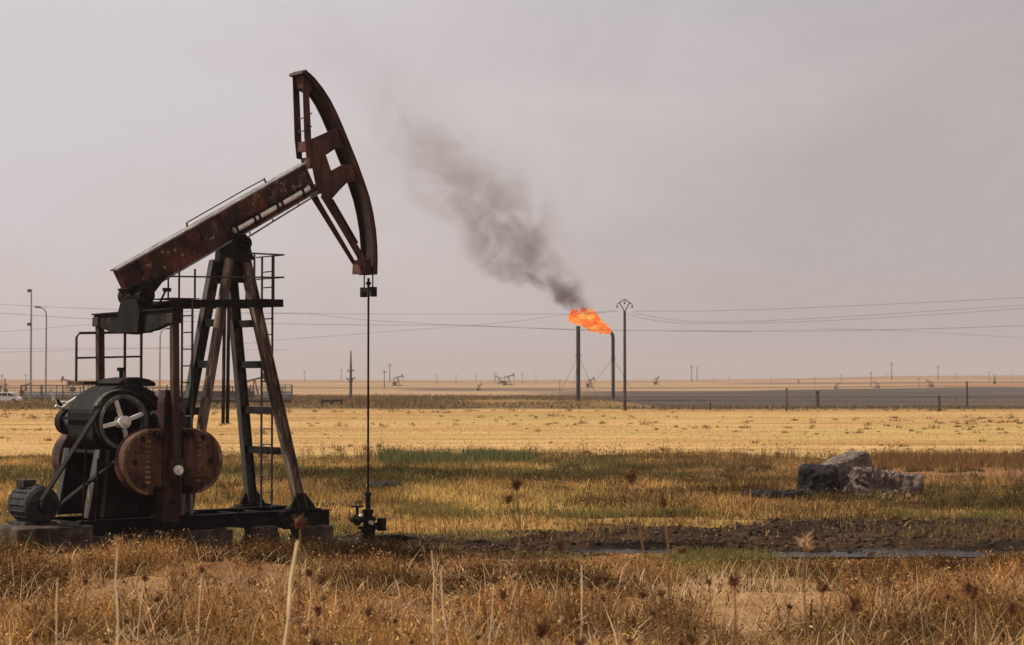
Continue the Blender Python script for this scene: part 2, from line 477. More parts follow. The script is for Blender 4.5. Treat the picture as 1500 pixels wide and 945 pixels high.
# ------------------------------------------------------------------ ground sheet
def build_ground():
    ys = np.concatenate([np.linspace(-40, 17, 40)[:-1], np.linspace(17, 36, 130)[:-1], np.linspace(36, 47, 150)[:-1],
                         np.geomspace(47, 260, 260)[:-1], np.geomspace(260, 2600, 260)[:-1], np.geomspace(2600, 9000, 30)])
    xs = np.concatenate([np.linspace(-1.6, -.42, 30)[:-1], np.linspace(-.42, .42, 300)[:-1], np.linspace(.42, 1.6, 30)])
    YY, SS = np.meshgrid(ys, xs, indexing='ij')
    XX = SS * (np.maximum(YY, 0) + 12)
    ZZ = gz(XX, YY)
    c = land(XX, YY)
    V = np.stack([XX, YY, ZZ], -1).reshape(-1, 3)
    ny, nx = XX.shape
    i = np.arange(ny * nx).reshape(ny, nx)
    q = np.stack([i[:-1, :-1], i[:-1, 1:], i[1:, 1:], i[1:, :-1]], -1).reshape(-1, 4)
    o = np_mesh('ground', V, q.ravel(), np.full(len(q), 4), c.reshape(-1, 3), ground_mat(), True)
    tag(o, 'dry plain of weeds, mud, golden stubble and far fields', 'ground', kind='structure')


build_ground()


def build_puddles():
    m, nt, out = new_mat('oily water')
    tc = N(nt, 'ShaderNodeTexCoord'); n = noise(nt, tc.outputs['Object'], 5, 4)
    b = N(nt, 'ShaderNodeBsdfPrincipled'); b.inputs['Base Color'].default_value = (.018, .016, .015, 1)
    b.inputs['Roughness'].default_value = .16; b.inputs['IOR'].default_value = 1.15; b.inputs['Specular IOR Level'].default_value = .3
    bp = N(nt, 'ShaderNodeBump'); bp.inputs['Strength'].default_value = .55; bp.inputs['Distance'].default_value = .05
    nt.links.new(n.outputs['Fac'], bp.inputs['Height']); nt.links.new(bp.outputs[0], b.inputs['Normal'])
    nt.links.new(b.outputs[0], out.inputs['Surface'])
    for (x0, x1, y0, y1, z, lab) in ((-5.4, -1.2, 37.2, 39.2, -.075, 'dark oily pool around the foot of the wellhead'),
                                     (1.0, 24, 36.9, 39.6, -.088, 'long thin oily puddle along the muddy track')):
        xs = np.linspace(x0, x1, 120); ys = np.linspace(y0, y1, 12)
        XX, YY = np.meshgrid(xs, ys)
        ny, nx = XX.shape; i = np.arange(ny * nx).reshape(ny, nx)
        q = np.stack([i[:-1, :-1], i[:-1, 1:], i[1:, 1:], i[1:, :-1]], -1).reshape(-1, 4)
        V = np.stack([XX, YY, np.full_like(XX, z)], -1).reshape(-1, 3)
        o = np_mesh('puddle', V, q.ravel(), np.full(len(q), 4), None, m)
        tag(o, lab, 'puddle', kind='structure')


build_puddles()

# ------------------------------------------------------------------ vegetation (uncountable ground cover)
def blades(P, h, w, lean, col, az=None):
    n = len(P)
    az = rng.uniform(0, 2 * np.pi, n) if az is None else az
    la = rng.uniform(0, 2 * np.pi, n)
    s = np.stack([np.cos(az), np.sin(az), np.zeros(n)], -1)
    b = np.stack([np.cos(la), np.sin(la), np.zeros(n)], -1) * (lean * h)[:, None]
    zz = np.array([0, 0, 1.0])
    hh = (h * np.sqrt(np.clip(1 - np.minimum(lean, .95) ** 2, .05, 1)))[:, None]
    V = np.empty((n, 5, 3))
    V[:, 0] = P - s * (w / 2)[:, None]; V[:, 1] = P + s * (w / 2)[:, None]
    mid = P + b * .36 + zz * hh * .55
    V[:, 2] = mid - s * (w * .38)[:, None]; V[:, 3] = mid + s * (w * .38)[:, None]
    V[:, 4] = P + b + zz * hh
    base = (np.arange(n) * 5)[:, None]
    F = (base + np.array([0, 1, 3, 2, 2, 3, 4])).ravel()
    npf = np.tile([4, 3], n)
    C = np.repeat(col[:, None, :], 5, 1)
    return V.reshape(-1, 3), F, npf, C.reshape(-1, 3)


def flakes(P, size, col):
    n = len(P)
    a = rng.normal(size=(n, 3)); a /= np.linalg.norm(a, axis=1)[:, None]
    r = rng.normal(size=(n, 3)); b = np.cross(a, r); b /= np.linalg.norm(b, axis=1)[:, None]
    s = size[:, None]
    V = np.stack([P - a * s, P + b * s * .42, P + a * s, P - b * s * .42], 1)
    F = (np.arange(n) * 4)[:, None] + np.arange(4)
    return V.reshape(-1, 3), F.ravel(), np.full(n, 4), np.repeat(col, 4, 0)


def join(name, parts, label, cat):
    Vs, Fs, Ns, Cs = [], [], [], []; o = 0
    for V, F, n, c in parts:
        Vs.append(V); Fs.append(F + o); Ns.append(n); Cs.append(c); o += len(V)
    ob = np_mesh(name, np.concatenate(Vs), np.concatenate(Fs), np.concatenate(Ns), np.concatenate(Cs), M_PLANT)
    return tag(ob, label, cat, kind='stuff')


def scatter(n, y0, y1, k=.36, pad=1.0):
    """uniform over a fan-shaped piece of the plain"""
    Y = np.sqrt(rng.uniform(0, 1, n) * (y1 ** 2 - y0 ** 2) + y0 ** 2)
    X = rng.uniform(-1, 1, n) * (k * Y + pad)
    return X, Y


def keep_off(X, Y):
    u, v = pump_uv(X, Y)
    k = ~((u > -4.9) & (u < 1.9) & (np.abs(v) < 1.0))
    for (cx, cy, r) in ((8.7, 54.3, .55), (9.6, 55.6, .6), (10.3, 55.0, .9)):
        k &= np.hypot(X - cx, Y - cy) > r
    return k


def vary(c, n, amt=.25):
    return c * (1 + rng.normal(0, amt, (n, 1))).clip(.35, 1.9) * (1 + rng.normal(0, .06, (n, 3)))


def bare_patch(X, Y):
    n = (fbm(X * .8, Y * .5, 14) - .5) * 1.1
    d1 = np.hypot((X - 3.75) / 1.5, (Y - 28.4) / 3.6) + n
    d2 = np.hypot((X + 5.9) / .8, (Y - 29.5) / 1.4) + n
    return 1 - np.minimum(sst(.75, 1.1, d1), sst(.7, 1.1, d2))


def foreground_weeds():
    parts = []
    # tangled brown weeds: stems and curled leaves
    X, Y = scatter(310000, 17.5, 37.6, pad=3.8)
    g = fbm(X * .75, Y * .55, 61)
    clump = fbm(X * 1.5, Y * .9, 62, 3)
    bare = sst(.50, .60, fbm(X * .42, Y * .5, 40))
    keep = (rng.uniform(0, 1, len(X)) > bare * .8) & (rng.uniform(0, 1, len(X)) > .75 * mud_shade_mask(X, Y)) & keep_off(X, Y)
    keep &= rng.uniform(0, 1, len(X)) < .25 + 1.5 * sst(.3, .6, clump)
    keep &= rng.uniform(0, 1, len(X)) > .93 * bare_patch(X, Y)
    X, Y, g, clump = X[keep], Y[keep], g[keep], clump[keep]; n = len(X)
    cap = np.interp(Y, [17, 24, 30, 33, 35.5, 38], [.58, .56, .46, .36, .14, .05])
    cap = np.where(X < -2.2, np.interp(Y, [17, 24, 30, 33, 35.5, 38], [.55, .55, .50, .42, .36, .3]), cap)
    h = cap * (.2 + .7 * g + .55 * sst(.4, .65, clump)) * rng.uniform(.3, 1.15, n)
    P = np.stack([X, Y, gz(X, Y) - .02], -1)
    pal = np.array([[.31, .150, .047], [.43, .240, .076], [.20, .088, .031], [.56, .38, .16], [.11, .055, .024]])
    idx = (rng.uniform(0, 1, n)[:, None] > np.cumsum([.32, .22, .26, .07])[None]).sum(1); col = pal[idx]
    tone = (.25 + 1.05 * sst(.28, .72, fbm(X * .45, Y * .5, 63, 3))) * (.6 + .8 * fbm(X * 1.6, Y * 1.6, 68, 2))
    gold = sst(25, 20.5, Y + 3 * (fbm(X * .4, Y * .4, 64) - .5)) * .75
    col = col * tone[:, None] * (1 - gold[:, None] * .6) + np.array([.50, .30, .10]) * gold[:, None] * .6
    gr = sst(.58, .68, fbm(X * .3, Y * .3, 66)) * sst(29, 34, Y) * sst(-1, 1, X)
    col = col * (1 - gr[:, None]) + np.array([.24, .19, .055]) * gr[:, None]
    parts.append(blades(P, h, rng.uniform(.007, .020, n), rng.uniform(.15, .93, n), vary(col, n, .35)))
    m = 220000
    i = rng.integers(0, n, m)
    Q = P[i] + rng.normal(0, .06, (m, 3)) * np.array([1, 1, .2]); Q[:, 2] = P[i, 2] + h[i] * rng.uniform(.05, 1.05, m)
    cf = vary(col[i], m, .5); br = rng.uniform(0, 1, m) < .045; cf = np.where(br[:, None], np.array([.62, .44, .24]), cf)
    parts.append(flakes(Q, rng.uniform(.010, .042, m) * rng.uniform(.5, 1, m), cf))
    # knots of dark dried flower heads in the tangle
    m = 4000
    i = rng.integers(0, n, m); i = i[clump[i] > .5]; m = len(i)
    ctr = P[i] + np.stack([np.zeros(m), np.zeros(m), h[i] * rng.uniform(.6, 1.1, m)], -1)
    j = np.repeat(np.arange(m), 7)
    Q = ctr[j] + rng.normal(0, .018, (len(j), 3))
    hc = np.where((rng.uniform(0, 1, m) < .7)[:, None], np.array([.12, .055, .024]), np.array([.42, .27, .12]))
    parts.append(flakes(Q, rng.uniform(.012, .030, len(j)), vary(hc[j], len(j), .25)))
    # long pale dead stalks leaning every way, in loose bundles
    kx, ky = scatter(120, 18.5, 32.5)
    b = (rng.uniform(0, 1, 1900) ** 2.2 * 120).astype(int)
    X = kx[b] + rng.normal(0, .22, 1900); Y = ky[b] + rng.normal(0, .3, 1900)
    h = rng.uniform(.3, 1.05, 1900) * np.interp(Y, [18, 28, 34], [1, .85, .4])
    col = vary(np.tile(np.array([[.66, .48, .27]]), (1900, 1)), 1900, .2)
    P = np.stack([X, Y, gz(X, Y)], -1)
    parts.append(blades(P, h, rng.uniform(.010, .020, 1900), rng.uniform(.3, .96, 1900), col))
        # long bent straws matted over the tangle
    m = 12000
    X, Y = scatter(m, 18, 34); k = fbm(X * .6, Y * .6, 67) > .42; X, Y = X[k], Y[k]; m = len(X)
    P = np.stack([X, Y, gz(X, Y) + rng.uniform(0, .15, m) * np.interp(Y, [18, 28, 34], [1, .8, .3])], -1)
    tint = np.where((rng.uniform(0, 1, m) < .55)[:, None], np.array([.60, .44, .23]), np.array([.35, .20, .08]))
    parts.append(blades(P, rng.uniform(.25, .7, m) * np.interp(Y, [18, 28, 34], [1, .8, .35]), rng.uniform(.008, .016, m), rng.uniform(.7, .99, m), vary(tint, m, .25)))
    join('weeds', parts, 'tangled dry brown weeds on the near side of the mud track', 'weeds')


def meadow():
    X, Y = scatter(270000, 36.5, 88)
    q = pxx(X, Y)
    n1 = fbm(X * .25, Y * .25, 31)
    g = fbm(X * .5, Y * .5, 71)
    lim = 83 - 4 * sst(1000, 1250, q) + 3 * sst(500, 700, q) - (n1 - .5) * 9
    lowe = 68 - 5 * sst(1150, 1350, q); tr = sst(-1.2, 1.2, Y - lowe) * (1 - sst(71, 74, Y)) * sst(960, 1080, q)
    keep = (Y < lim) & (rng.uniform(0, 1, len(X)) > .96 * mud_shade_mask(X, Y)) & (rng.uniform(0, 1, len(X)) > tr * .95) & keep_off(X, Y)
    keep &= rng.uniform(0, 1, len(X)) < .35 + 1.1 * g
    keep &= ~((X > -1) & (Y < 38.8))
    X, Y, q, n1, g = X[keep], Y[keep], q[keep], n1[keep], g[keep]; n = len(X)
    h = (.10 + .40 * g) * rng.uniform(.4, 1.2, n)
    h *= np.interp(Y, [36, 40, 46, 60, 85], [.7, .6, .9, 1.0, .8])
    ochre = np.array([.36, .215, .065]); pale = np.array([.47, .31, .12]); olive = np.array([.11, .092, .03]); brown = np.array([.22, .115, .045])
    t = rng.uniform(0, 1, n)
    col = np.where((t < .55)[:, None], ochre, np.where((t < .8)[:, None], pale, brown))
    ol = sst(.50, .64, n1) * .55
    ol = np.maximum(ol, band(Y + (n1 - .5) * 6, 60, 63, 69, 72) * (1 - sst(860, 960, q)) * .9)
    ol = np.maximum(ol, band(Y, 44.5, 46, 49, 52) * band(q, 640, 760, 960, 1060) * .7)
    use = rng.uniform(0, 1, n) < ol
    col = np.where(use[:, None], olive, col)
    pt = sst(.46, .58, fbm(X * .45, Y * .35, 73)); dk = rng.uniform(0, 1, n) < pt * .7 * sst(820, 1050, q)
    col = np.where(dk[:, None], np.array([.13, .085, .034]), col)
    yl = rng.uniform(0, 1, n) < band(Y, 46, 49, 57, 60) * band(q, 520, 600, 880, 960) * .6
    col = np.where(yl[:, None], np.array([.47, .32, .10]), col)
    rb = rng.uniform(0, 1, n) < sst(860, 1100, q) * (.45 + .3 * sst(55, 66, Y))
    col = np.where(rb[:, None], np.array([.21, .115, .045]), col)
    P = np.stack([X, Y, gz(X, Y) - .02], -1)
    m = 60000; i = rng.integers(0, n, m); Q = P[i] + rng.normal(0, .05, (m, 3)) * np.array([1, 1, .1]); Q[:, 2] = P[i, 2] + h[i] * rng.uniform(.2, 1.05, m)
    fl = flakes(Q, rng.uniform(.012, .04, m), vary(np.where((rng.uniform(0, 1, m) < .3)[:, None], np.array([.13, .065, .028]), col[i]), m, .35))
    parts = [fl]
    # low dark brush: knots of twigs and leaves
    m = 420
    bx = np.concatenate([rng.uniform(2, 18, 300), rng.uniform(-9, 4, 90), 8.3 + rng.normal(0, 1.6, 30) + 1]); by = np.concatenate([rng.uniform(45, 72, 300), rng.uniform(58, 70, 90), 53.6 + rng.normal(0, .5, 30)])
    kk = fbm(bx * .3, by * .3, 74) > .42; bx, by = bx[kk], by[kk]; m = len(bx)
    br_ = np.clip(.16 * np.exp(rng.normal(0, .5, m)), .06, .5); j = np.repeat(np.arange(m), 70)
    Q = np.stack([bx[j] + rng.normal(0, 1, len(j)) * br_[j], by[j] + rng.normal(0, 1, len(j)) * br_[j] * .7, 0 * j], -1)
    Q[:, 2] = gz(Q[:, 0], Q[:, 1]) + np.abs(rng.normal(0, .6, len(j))) * br_[j]
    bc = np.where((rng.uniform(0, 1, m) < .6)[:, None], np.array([.10, .058, .026]), np.array([.105, .085, .03]))
    parts.append(flakes(Q, rng.uniform(.02, .06, len(j)), vary(bc[j], len(j), .35)))
    parts.append(blades(Q * np.array([1, 1, 0]) + np.array([0, 0, 1]) * gz(Q[:, 0], Q[:, 1])[:, None], br_[j] * rng.uniform(.6, 1.6, len(j)), rng.uniform(.01, .02, len(j)), rng.uniform(.1, .8, len(j)), vary(bc[j] * 1.3, len(j), .3)))
    join('grass', parts + [blades(P, h, rng.uniform(.012, .030, n), rng.uniform(.1, .85, n), vary(col * (.35 + 1.3 * sst(.25, .75, fbm(X * .45, Y * .4, 72, 3)))[:, None], n, .3))],
         'ochre and olive meadow grass behind the pump', 'grass')


def reeds():
    n = 16000
    x0, x1 = (550 - 750) / 2800 * 76, (930 - 750) / 2800 * 76
    X = rng.uniform(x0, x1, n); Y = 78 + rng.normal(0, 1.6, n) + (fbm(X * .4, X * 0, 81) - .5) * 2
    k = rng.uniform(0, 1, n) < (.30 + .60 * (1 - sst(-.6, 2.5, X))) * sst(.38, .62, fbm(X * .9, Y * .5, 82) + .08)
    X, Y = X[k], Y[k]; n = len(X)
    h = rng.uniform(.2, .6, n) * (1 - .35 * sst(0, 4, X)) * (.5 + fbm(X * 1.2, Y, 84))
    gcol = np.where((X < 1.0)[:, None], np.array([.135, .135, .05]), np.array([.17, .125, .045]))
    P = np.stack([X, Y, gz(X, Y) - .02], -1)
    join('reeds', [blades(P, h, rng.uniform(.02, .04, n), rng.uniform(.05, .35, n), vary(gcol, n, .25))],
         'low strip of green reeds at the edge of the golden field', 'reeds')
    # greener tufts by the mud
    n = 9000
    ctr = np.array([[860, 46.5], [905, 46], [980, 47], [600, 47.5], [660, 46.8], [1040, 36.2], [1090, 36.4], [1010, 35.8], [500, 42], [340, 46], [300, 47], [1330, 46.5], [1450, 46]])
    i = rng.integers(0, len(ctr), n)
    Y = ctr[i, 1] + rng.normal(0, .45, n); X = (ctr[i, 0] - 750) / 2800 * Y + rng.normal(0, .42, n)
    k = keep_off(X, Y); X, Y = X[k], Y[k]; n = len(X)
    mx_ = rng.uniform(-2.5, 17, 2600); my_ = rng.uniform(38.6, 47, 2600)
    mk = (fbm(mx_ * .5, my_ * .6, 83) > .58) & (rng.uniform(0, 1, 2600) < .6); mx_, my_ = mx_[mk], my_[mk]; ii = np.repeat(np.arange(len(mx_)), 5)
    X = np.concatenate([X, mx_[ii] + rng.normal(0, .09, len(ii))]); Y = np.concatenate([Y, my_[ii] + rng.normal(0, .07, len(ii))]); n = len(X)
    h = rng.uniform(.08, .32, n)
    P = np.stack([X, Y, gz(X, Y) - .02], -1)
    c = np.where((np.arange(n) < n - len(ii))[:, None], np.array([.20, .165, .05]), np.array([.22, .135, .05]))
    join('green_tufts_grass', [blades(P, h, rng.uniform(.012, .022, n), rng.uniform(.1, .8, n), vary(c, n, .25))],
         'greenish grass tufts beside the mud and the puddles', 'grass')


def stubble():
    n = 170000
    X, Y = scatter(n, 78, 222)
    q = pxx(X, Y); n1 = fbm(X * .25, Y * .25, 31)
    lim = 80 - 4 * sst(1000, 1250, q) + 3 * sst(500, 700, q) - (n1 - .5) * 9
    rows = fbm(X * .04, Y * .5, 91)
    k = (Y > lim) & (rng.uniform(0, 1, n) < sst(.38, .62, rows))
    X, Y = X[k], Y[k]; n = len(X)
    P = np.stack([X, Y, gz(X, Y) - .01], -1)
    c = np.tile(np.array([[.53, .335, .13]]), (n, 1))
    h = rng.uniform(.05, .14, n)
    parts = [blades(P, h, rng.uniform(.02, .05, n), rng.uniform(.1, .8, n), vary(c, n, .16))]
    join('stubble', parts, 'cut golden stubble of the harvested field', 'stubble')
    # weed tufts in the stubble
    m = 420
    cx, cy = scatter(m * 4, 84, 215)
    kk = rng.uniform(0, 1, m * 4) < sst(.42, .66, fbm(cx * .05, cy * .09, 97)); cx, cy = cx[kk], cy[kk]; m = len(cx)
    r = np.clip(.13 * np.exp(rng.normal(0, .55, m)), .04, .5) * np.interp(cy, [84, 215], [.7, 1.4])
    nb = 34
    i = np.repeat(np.arange(m), nb)
    X = cx[i] + rng.normal(0, 1, m * nb) * r[i] * .7; Y = cy[i] + rng.normal(0, 1, m * nb) * r[i] * .7
    P = np.stack([X, Y, gz(X, Y) - .01], -1)
    ck = np.where((rng.uniform(0, 1, m) < .5)[:, None], np.array([.12, .085, .028]), np.array([.15, .075, .03]))
    parts = [blades(P, r[i] * rng.uniform(.5, 1.5, m * nb), rng.uniform(.02, .04, m * nb), rng.uniform(.1, .9, m * nb), vary(ck[i], m * nb, .25))]
    # taller dried weeds along the near edge of the field
    m = 260
    cx = rng.uniform(-13, 24, m); cy = 80 + rng.normal(0, 2.2, m) - 3 * sst(8, 14, cx)
    hh = rng.uniform(.3, .9, m); nb = 16
    i = np.repeat(np.arange(m), nb)
    X = cx[i] + rng.normal(0, .12, m * nb); Y = cy[i] + rng.normal(0, .12, m * nb)
    P = np.stack([X, Y, gz(X, Y)], -1)
    c = np.tile(np.array([[.15, .085, .035]]), (m * nb, 1))
    parts.append(blades(P, hh[i] * rng.uniform(.5, 1, m * nb), rng.uniform(.01, .018, m * nb), rng.uniform(.05, .5, m * nb), vary(c, m * nb)))
    Q = np.stack([X, Y, gz(X, Y) + hh[i] * rng.uniform(.4, 1, m * nb)], -1) + rng.normal(0, .08, (m * nb, 3))
    parts.append(flakes(Q, rng.uniform(.02, .05, m * nb), vary(c * .85, m * nb)))
    # reddish brush on the right near edge
    m = 9000
    X = rng.uniform(14, 25, m); Y = rng.normal(76, 2.2, m)
    P = np.stack([X, Y, gz(X, Y)], -1)
    c = np.tile(np.array([[.22, .115, .045]]), (m, 1))
    parts.append(blades(P, rng.uniform(.2, .65, m), rng.uniform(.015, .03, m), rng.uniform(.1, .7, m), vary(c, m)))
    join('field_weeds', parts, 'dark weed tufts scattered over and along the stubble field', 'weeds')


def scrub():
    n = 120000
    X, Y = scatter(n, 212, 400)
    q = pxx(X, Y); e = fbm(X * .05, Y * .02, 35) - .5
    g = fbm(X * .04, Y * .03, 95)
    ed = 222 - e * 24
    ph = sst(830, 930, q) * sst(234, 240, Y)
    k = (Y > ed) & (rng.uniform(0, 1, n) < sst(.2, .5, g)) & (rng.uniform(0, 1, n) > ph * .985)
    X, Y, g, q = X[k], Y[k], g[k], q[k]; n = len(X)
    h = rng.uniform(.2, .9, n) * (.4 + g) * np.where(q > 850, .7, 1) * np.where((q > 225) & (q < 515) & (Y < 264), .4, 1)
    t = rng.uniform(0, 1, n)
    c = np.where((t < .5)[:, None], np.array([.15, .085, .038]), np.where((t < .75)[:, None], np.array([.28, .18, .065]), np.array([.10, .085, .035])))
    P = np.stack([X, Y, gz(X, Y) - .03], -1)
    join('scrub', [blades(P, h, rng.uniform(.05, .14, n), rng.uniform(.1, .7, n), vary(c, n, .2))],
         'brown scrub strip along the far edge of the stubble', 'scrub')


def clods():
    m = 24000
    X = rng.uniform(-10, 18, m); Y = rng.uniform(34.5, 46, m)
    k = rng.uniform(0, 1, m) < mud_shade_mask(X, Y) * .9
    X, Y = X[k], Y[k]; m = len(X)
    s = rng.uniform(.015, .075, m) * rng.uniform(.3, 1, m)
    base = np.array([[1, 0, 0], [-1, 0, 0], [0, 1, 0], [0, -1, 0], [0, 0, 1], [0, 0, -.6]], float)
    V = base[None] * s[:, None, None] * rng.uniform(.6, 1.4, (m, 6, 1))
    a = rng.uniform(0, 6.28, m); ca, sa = np.cos(a), np.sin(a)
    V = np.stack([V[..., 0] * ca[:, None] - V[..., 1] * sa[:, None], V[..., 0] * sa[:, None] + V[..., 1] * ca[:, None], V[..., 2] * .7], -1)
    V += np.stack([X, Y, gz(X, Y) + s * .3], -1)[:, None]
    T = np.array([[0, 2, 4], [2, 1, 4], [1, 3, 4], [3, 0, 4], [2, 0, 5], [1, 2, 5], [3, 1, 5], [0, 3, 5]])
    F = (np.arange(m) * 6)[:, None, None] + T[None]
    pal = np.array([[.03, .017, .010], [.07, .038, .021], [.13, .075, .04]])
    col = pal[rng.choice(3, m, p=[.55, .33, .12])]
    C = np.repeat(vary(col, m), 6, 0)
    mm, nt, out = new_mat('clod soil'); at_ = N(nt, 'ShaderNodeAttribute', attribute_name='Col')
    b = N(nt, 'ShaderNodeBsdfPrincipled'); b.inputs['Roughness'].default_value = .9; b.inputs['Specular IOR Level'].default_value = .08
    nt.links.new(at_.outputs['Color'], b.inputs['Base Color']); nt.links.new(b.outputs[0], out.inputs['Surface'])
    o = np_mesh('mud_clods', V.reshape(-1, 3), F.ravel(), np.full(m * 8, 3), C, mm)
    tag(o, 'dark clods of oily mud on the track', 'mud', kind='stuff')


foreground_weeds(); meadow(); reeds(); stubble(); scrub(); clods()

# ------------------------------------------------------------------ the big pump jack
EV = Vector((math.sin(PHI), -math.cos(PHI), 0)); DU = Vector((math.cos(PHI), math.sin(PHI), 0))


def pl(px, py, v):
    """survey: where the sight line meets the upright plane v of the pump (u along the beam, z up)"""
    d = ray(px, py); t = (v - (CAM - ORIG).dot(EV)) / d.dot(EV); P = CAM + d * t
    return ((P - ORIG).dot(DU), P.z)


def pump_jack():
    PJ = empty('pump_jack', ORIG, PHI, 'large dark rusted pump jack with raised horsehead and a spoked wheel', 'pump jack')
    # local axes: x = u (towards the horsehead), y = -v (away from the camera side)
    # ---- walking beam
    a = Vector((-2.47, 0, 5.14)); b = Vector((1.70, 0, 7.42)); ax = (b - a).normalized(); pn = Vector((-ax.z, 0, ax.x))
    Lb = (b - a).length
    def bp(s, t, v): p = a + ax * s + pn * t; return Vector((p.x, -v, p.z))
    m = MB()
    m.bar(bp(0, -.035, 0), bp(Lb, -.035, 0), .22, .58, pn)
    wb = m.build('walking_beam', M_BEAM, PJ, .008)
    m = MB(); m.bar(bp(-.02, .268, 0), bp(Lb + .02, .268, 0), .30, .032, pn); m.build('top_flange', M_FLANGE, wb)
    m = MB(); m.bar(bp(.35, -.342, 0), bp(Lb + .02, -.342, 0), .30, .032, pn); m.build('bottom_flange', M_FLANGE, wb)
    for s0, s1 in ((.42, .46), (1.9, 2.02), (2.45, 2.5)):
        for sd in (-1, 1):
            m = MB(); m.bar(bp((s0 + s1) / 2, -.32, sd * .125), bp((s0 + s1) / 2, .25, sd * .125), .03, s1 - s0, ax); m.build('stiffener', M_BEAM, wb)
    for s, t in ((.9, -.14), (1.1, .08), (1.25, .05), (1.35, -.1), (1.0, .14), (1.55, -.16), (.6, .1), (.25, -.1), (.25, .1), (3.3, .12), (3.5, .14)):
        m = MB(); m.bar(bp(s, t, .108), bp(s, t, .13), .045, .045, ax); m.build('bolt', M_FLANGE if s < 1.5 and s > .8 else M_BEAM, wb)
    m = MB(); m.bar(bp(2.1, -.02, .109), bp(2.1, -.02, .121), .42, .4, pn); m.build('patch_plate', M_PATCH, wb)
    m = MB(); m.bar(bp(4.1, .02, .109), bp(4.1, .02, .119), 1.1, .36, pn); m.build('patch_plate', M_PATCH, wb)
    # bright pipe sleeves along the lower flange near the head
    m = MB(); m.tube([bp(2.58, -.18, .18), bp(4.55, -.18, .18)], .062, 12); tb = m.build('bright_sleeve', M_SILVER, wb, smooth=True)
    m = MB(); m.bar(bp(2.6, -.115, .198), bp(4.5, -.115, .198), .075, .02, pn)
    m.build('cover_strip', M_BLACK, tb)
    for s in (2.62, 3.08, 3.2, 3.68, 3.8, 4.36):
        m = MB(); m.bar(bp(s, -.18, .11), bp(s, -.18, .25), .05, .17, pn); m.build('bracket', M_BLACK, tb)
    m = MB(); m.tube([bp(2.75, -.44, .14), bp(3.6, -.415, .14), bp(4.75, -.39, .14)], .018, 6)
    for s in (2.9, 3.5, 4.2): m.bar(bp(s, -.42, .14), bp(s, -.35, .14), .02, .02, ax)
    m.build('grease_pipe', M_FLANGE, wb)
    m = MB(); m.tube([bp(1.82, .28, -.09), bp(1.85, .36, -.09)], .018, 6); m.tube([bp(3.85, .28, -.09), bp(3.85, .38, -.09)], .018, 6)
    m.tube([bp(1.85, .36, -.09), bp(3.4, .37, -.09), bp(3.85, .36, -.09)], .012, 6)
    m.build('hand_rail', M_BLACK, wb)
    # ---- horsehead
    arc_px = [(445, 104), (458, 116), (470, 131), (481, 148), (490, 166), (500, 189), (511, 216), (521, 241), (530, 266), (538, 290), (543, 312), (547, 336), (549, 360), (549.5, 382), (549, 402)]
    inn_px = [(451, 128), (457, 146), (463, 160), (471, 176), (478, 192), (485, 205), (491, 218), (501, 242), (507, 264), (510, 284), (514, 305), (517, 328), (520, 350), (523, 372), (527, 394)]
    arc = [pl(x, y, .18) for x, y in arc_px]; inn = [pl(x, y, .18) for x, y in inn_px]
    c0 = pl(343, 358, 0)
    def off(p, d): q = Vector((p[0] - c0[0], p[1] - c0[1])); q = q * ((q.length + d) / q.length); return (c0[0] + q.x, c0[1] + q.y)
    hub = [(453, 205), (478, 194), (502, 184), (513, 214), (491, 217), (477, 226), (485, 250), (501, 241), (523, 240), (532, 262), (508, 268), (497, 279), (485, 293), (474, 290), (462, 268), (455, 232)]
    up = [(443, 108), (452, 116), (456, 206), (457, 232), (449, 230), (446, 200)]
    lo = [(470, 286), (486, 291), (523, 357), (528, 366), (547, 402), (530, 402), (523, 376)]
    lof = [(462, 272), (472, 270), (484, 294), (534, 380), (547, 402), (541, 402), (470, 288)]
    HH = MB()
    for v0, v1, polys in ((.165, .185, (hub, up, lo)), (-.165, -.185, (up, lof))):
        for i, P in enumerate(polys):
            HH.prism([pl(x, y, .18) for x, y in P], -v0 + .001 * i, -v1 - .001 * i)
    for v in (.215, -.215):
        HH.strip(arc, [off(p, -.075) for p in arc], -(v - .012), -(v + .012))
    hh = HH.build('horsehead', M_HEAD, PJ, .003)
    m = MB(); m.strip([off(p, .028) for p in arc], arc, -.235, .235); m.build('face_plate', M_HEADIN, hh)
    def cross(mb, nm='cross_piece', mt=M_HEAD): mb.build(nm, mt, hh, .003)
    t0 = pl(441, 104, .18); t1 = pl(453, 108, .18)
    m = MB(); m.prism([t0, t1, (t1[0], t1[1] - .05), (t0[0] - .02, t0[1] - .06)], -.24, .24); cross(m, 'top_cap')
    for py in (172, 191):
        p = pl(449, py, .18)
        m = MB(); m.tube([(p[0], -.19, p[1]), (p[0], .18, p[1])], .012, 6); m.build('rung', M_HEAD, hh)
        m = MB(); m.tube([(p[0], -.19, p[1]), (p[0] + .12, -.19, p[1] + .10)], .012, 5); m.build('step_hook', M_HEAD, hh)
    for (x, y, h_) in ((452, 214, .2), (458, 238, .22), (470, 276, .2)):
        p = pl(x, y, .18); m = MB(); m.box((p[0], 0, p[1]), (.10, .325, h_)); cross(m)
    m = MB(); m.prism([pl(x, y, .18) for x, y in ((531, 381), (542, 378), (548, 401), (530, 401))], -.163, .163); cross(m)
    m = MB(); m.prism([pl(x, y, .18) for x, y in ((446, 108), (456, 116), (458, 134), (448, 128))], -.163, .163); cross(m)
    for A, B in (((470, 288), (526, 378)), ((486, 292), (523, 356)), ((485, 251), (501, 242)), ((477, 226), (490, 217))):
        p = pl(*A, .18); q = pl(*B, .18)
        m = MB(); m.bar((p[0], -.20, p[1]), (q[0], -.20, q[1]), .05, .016, Vector((-(q[1] - p[1]), 0, q[0] - p[0]))); m.build('rim_flange', M_HEAD, hh)
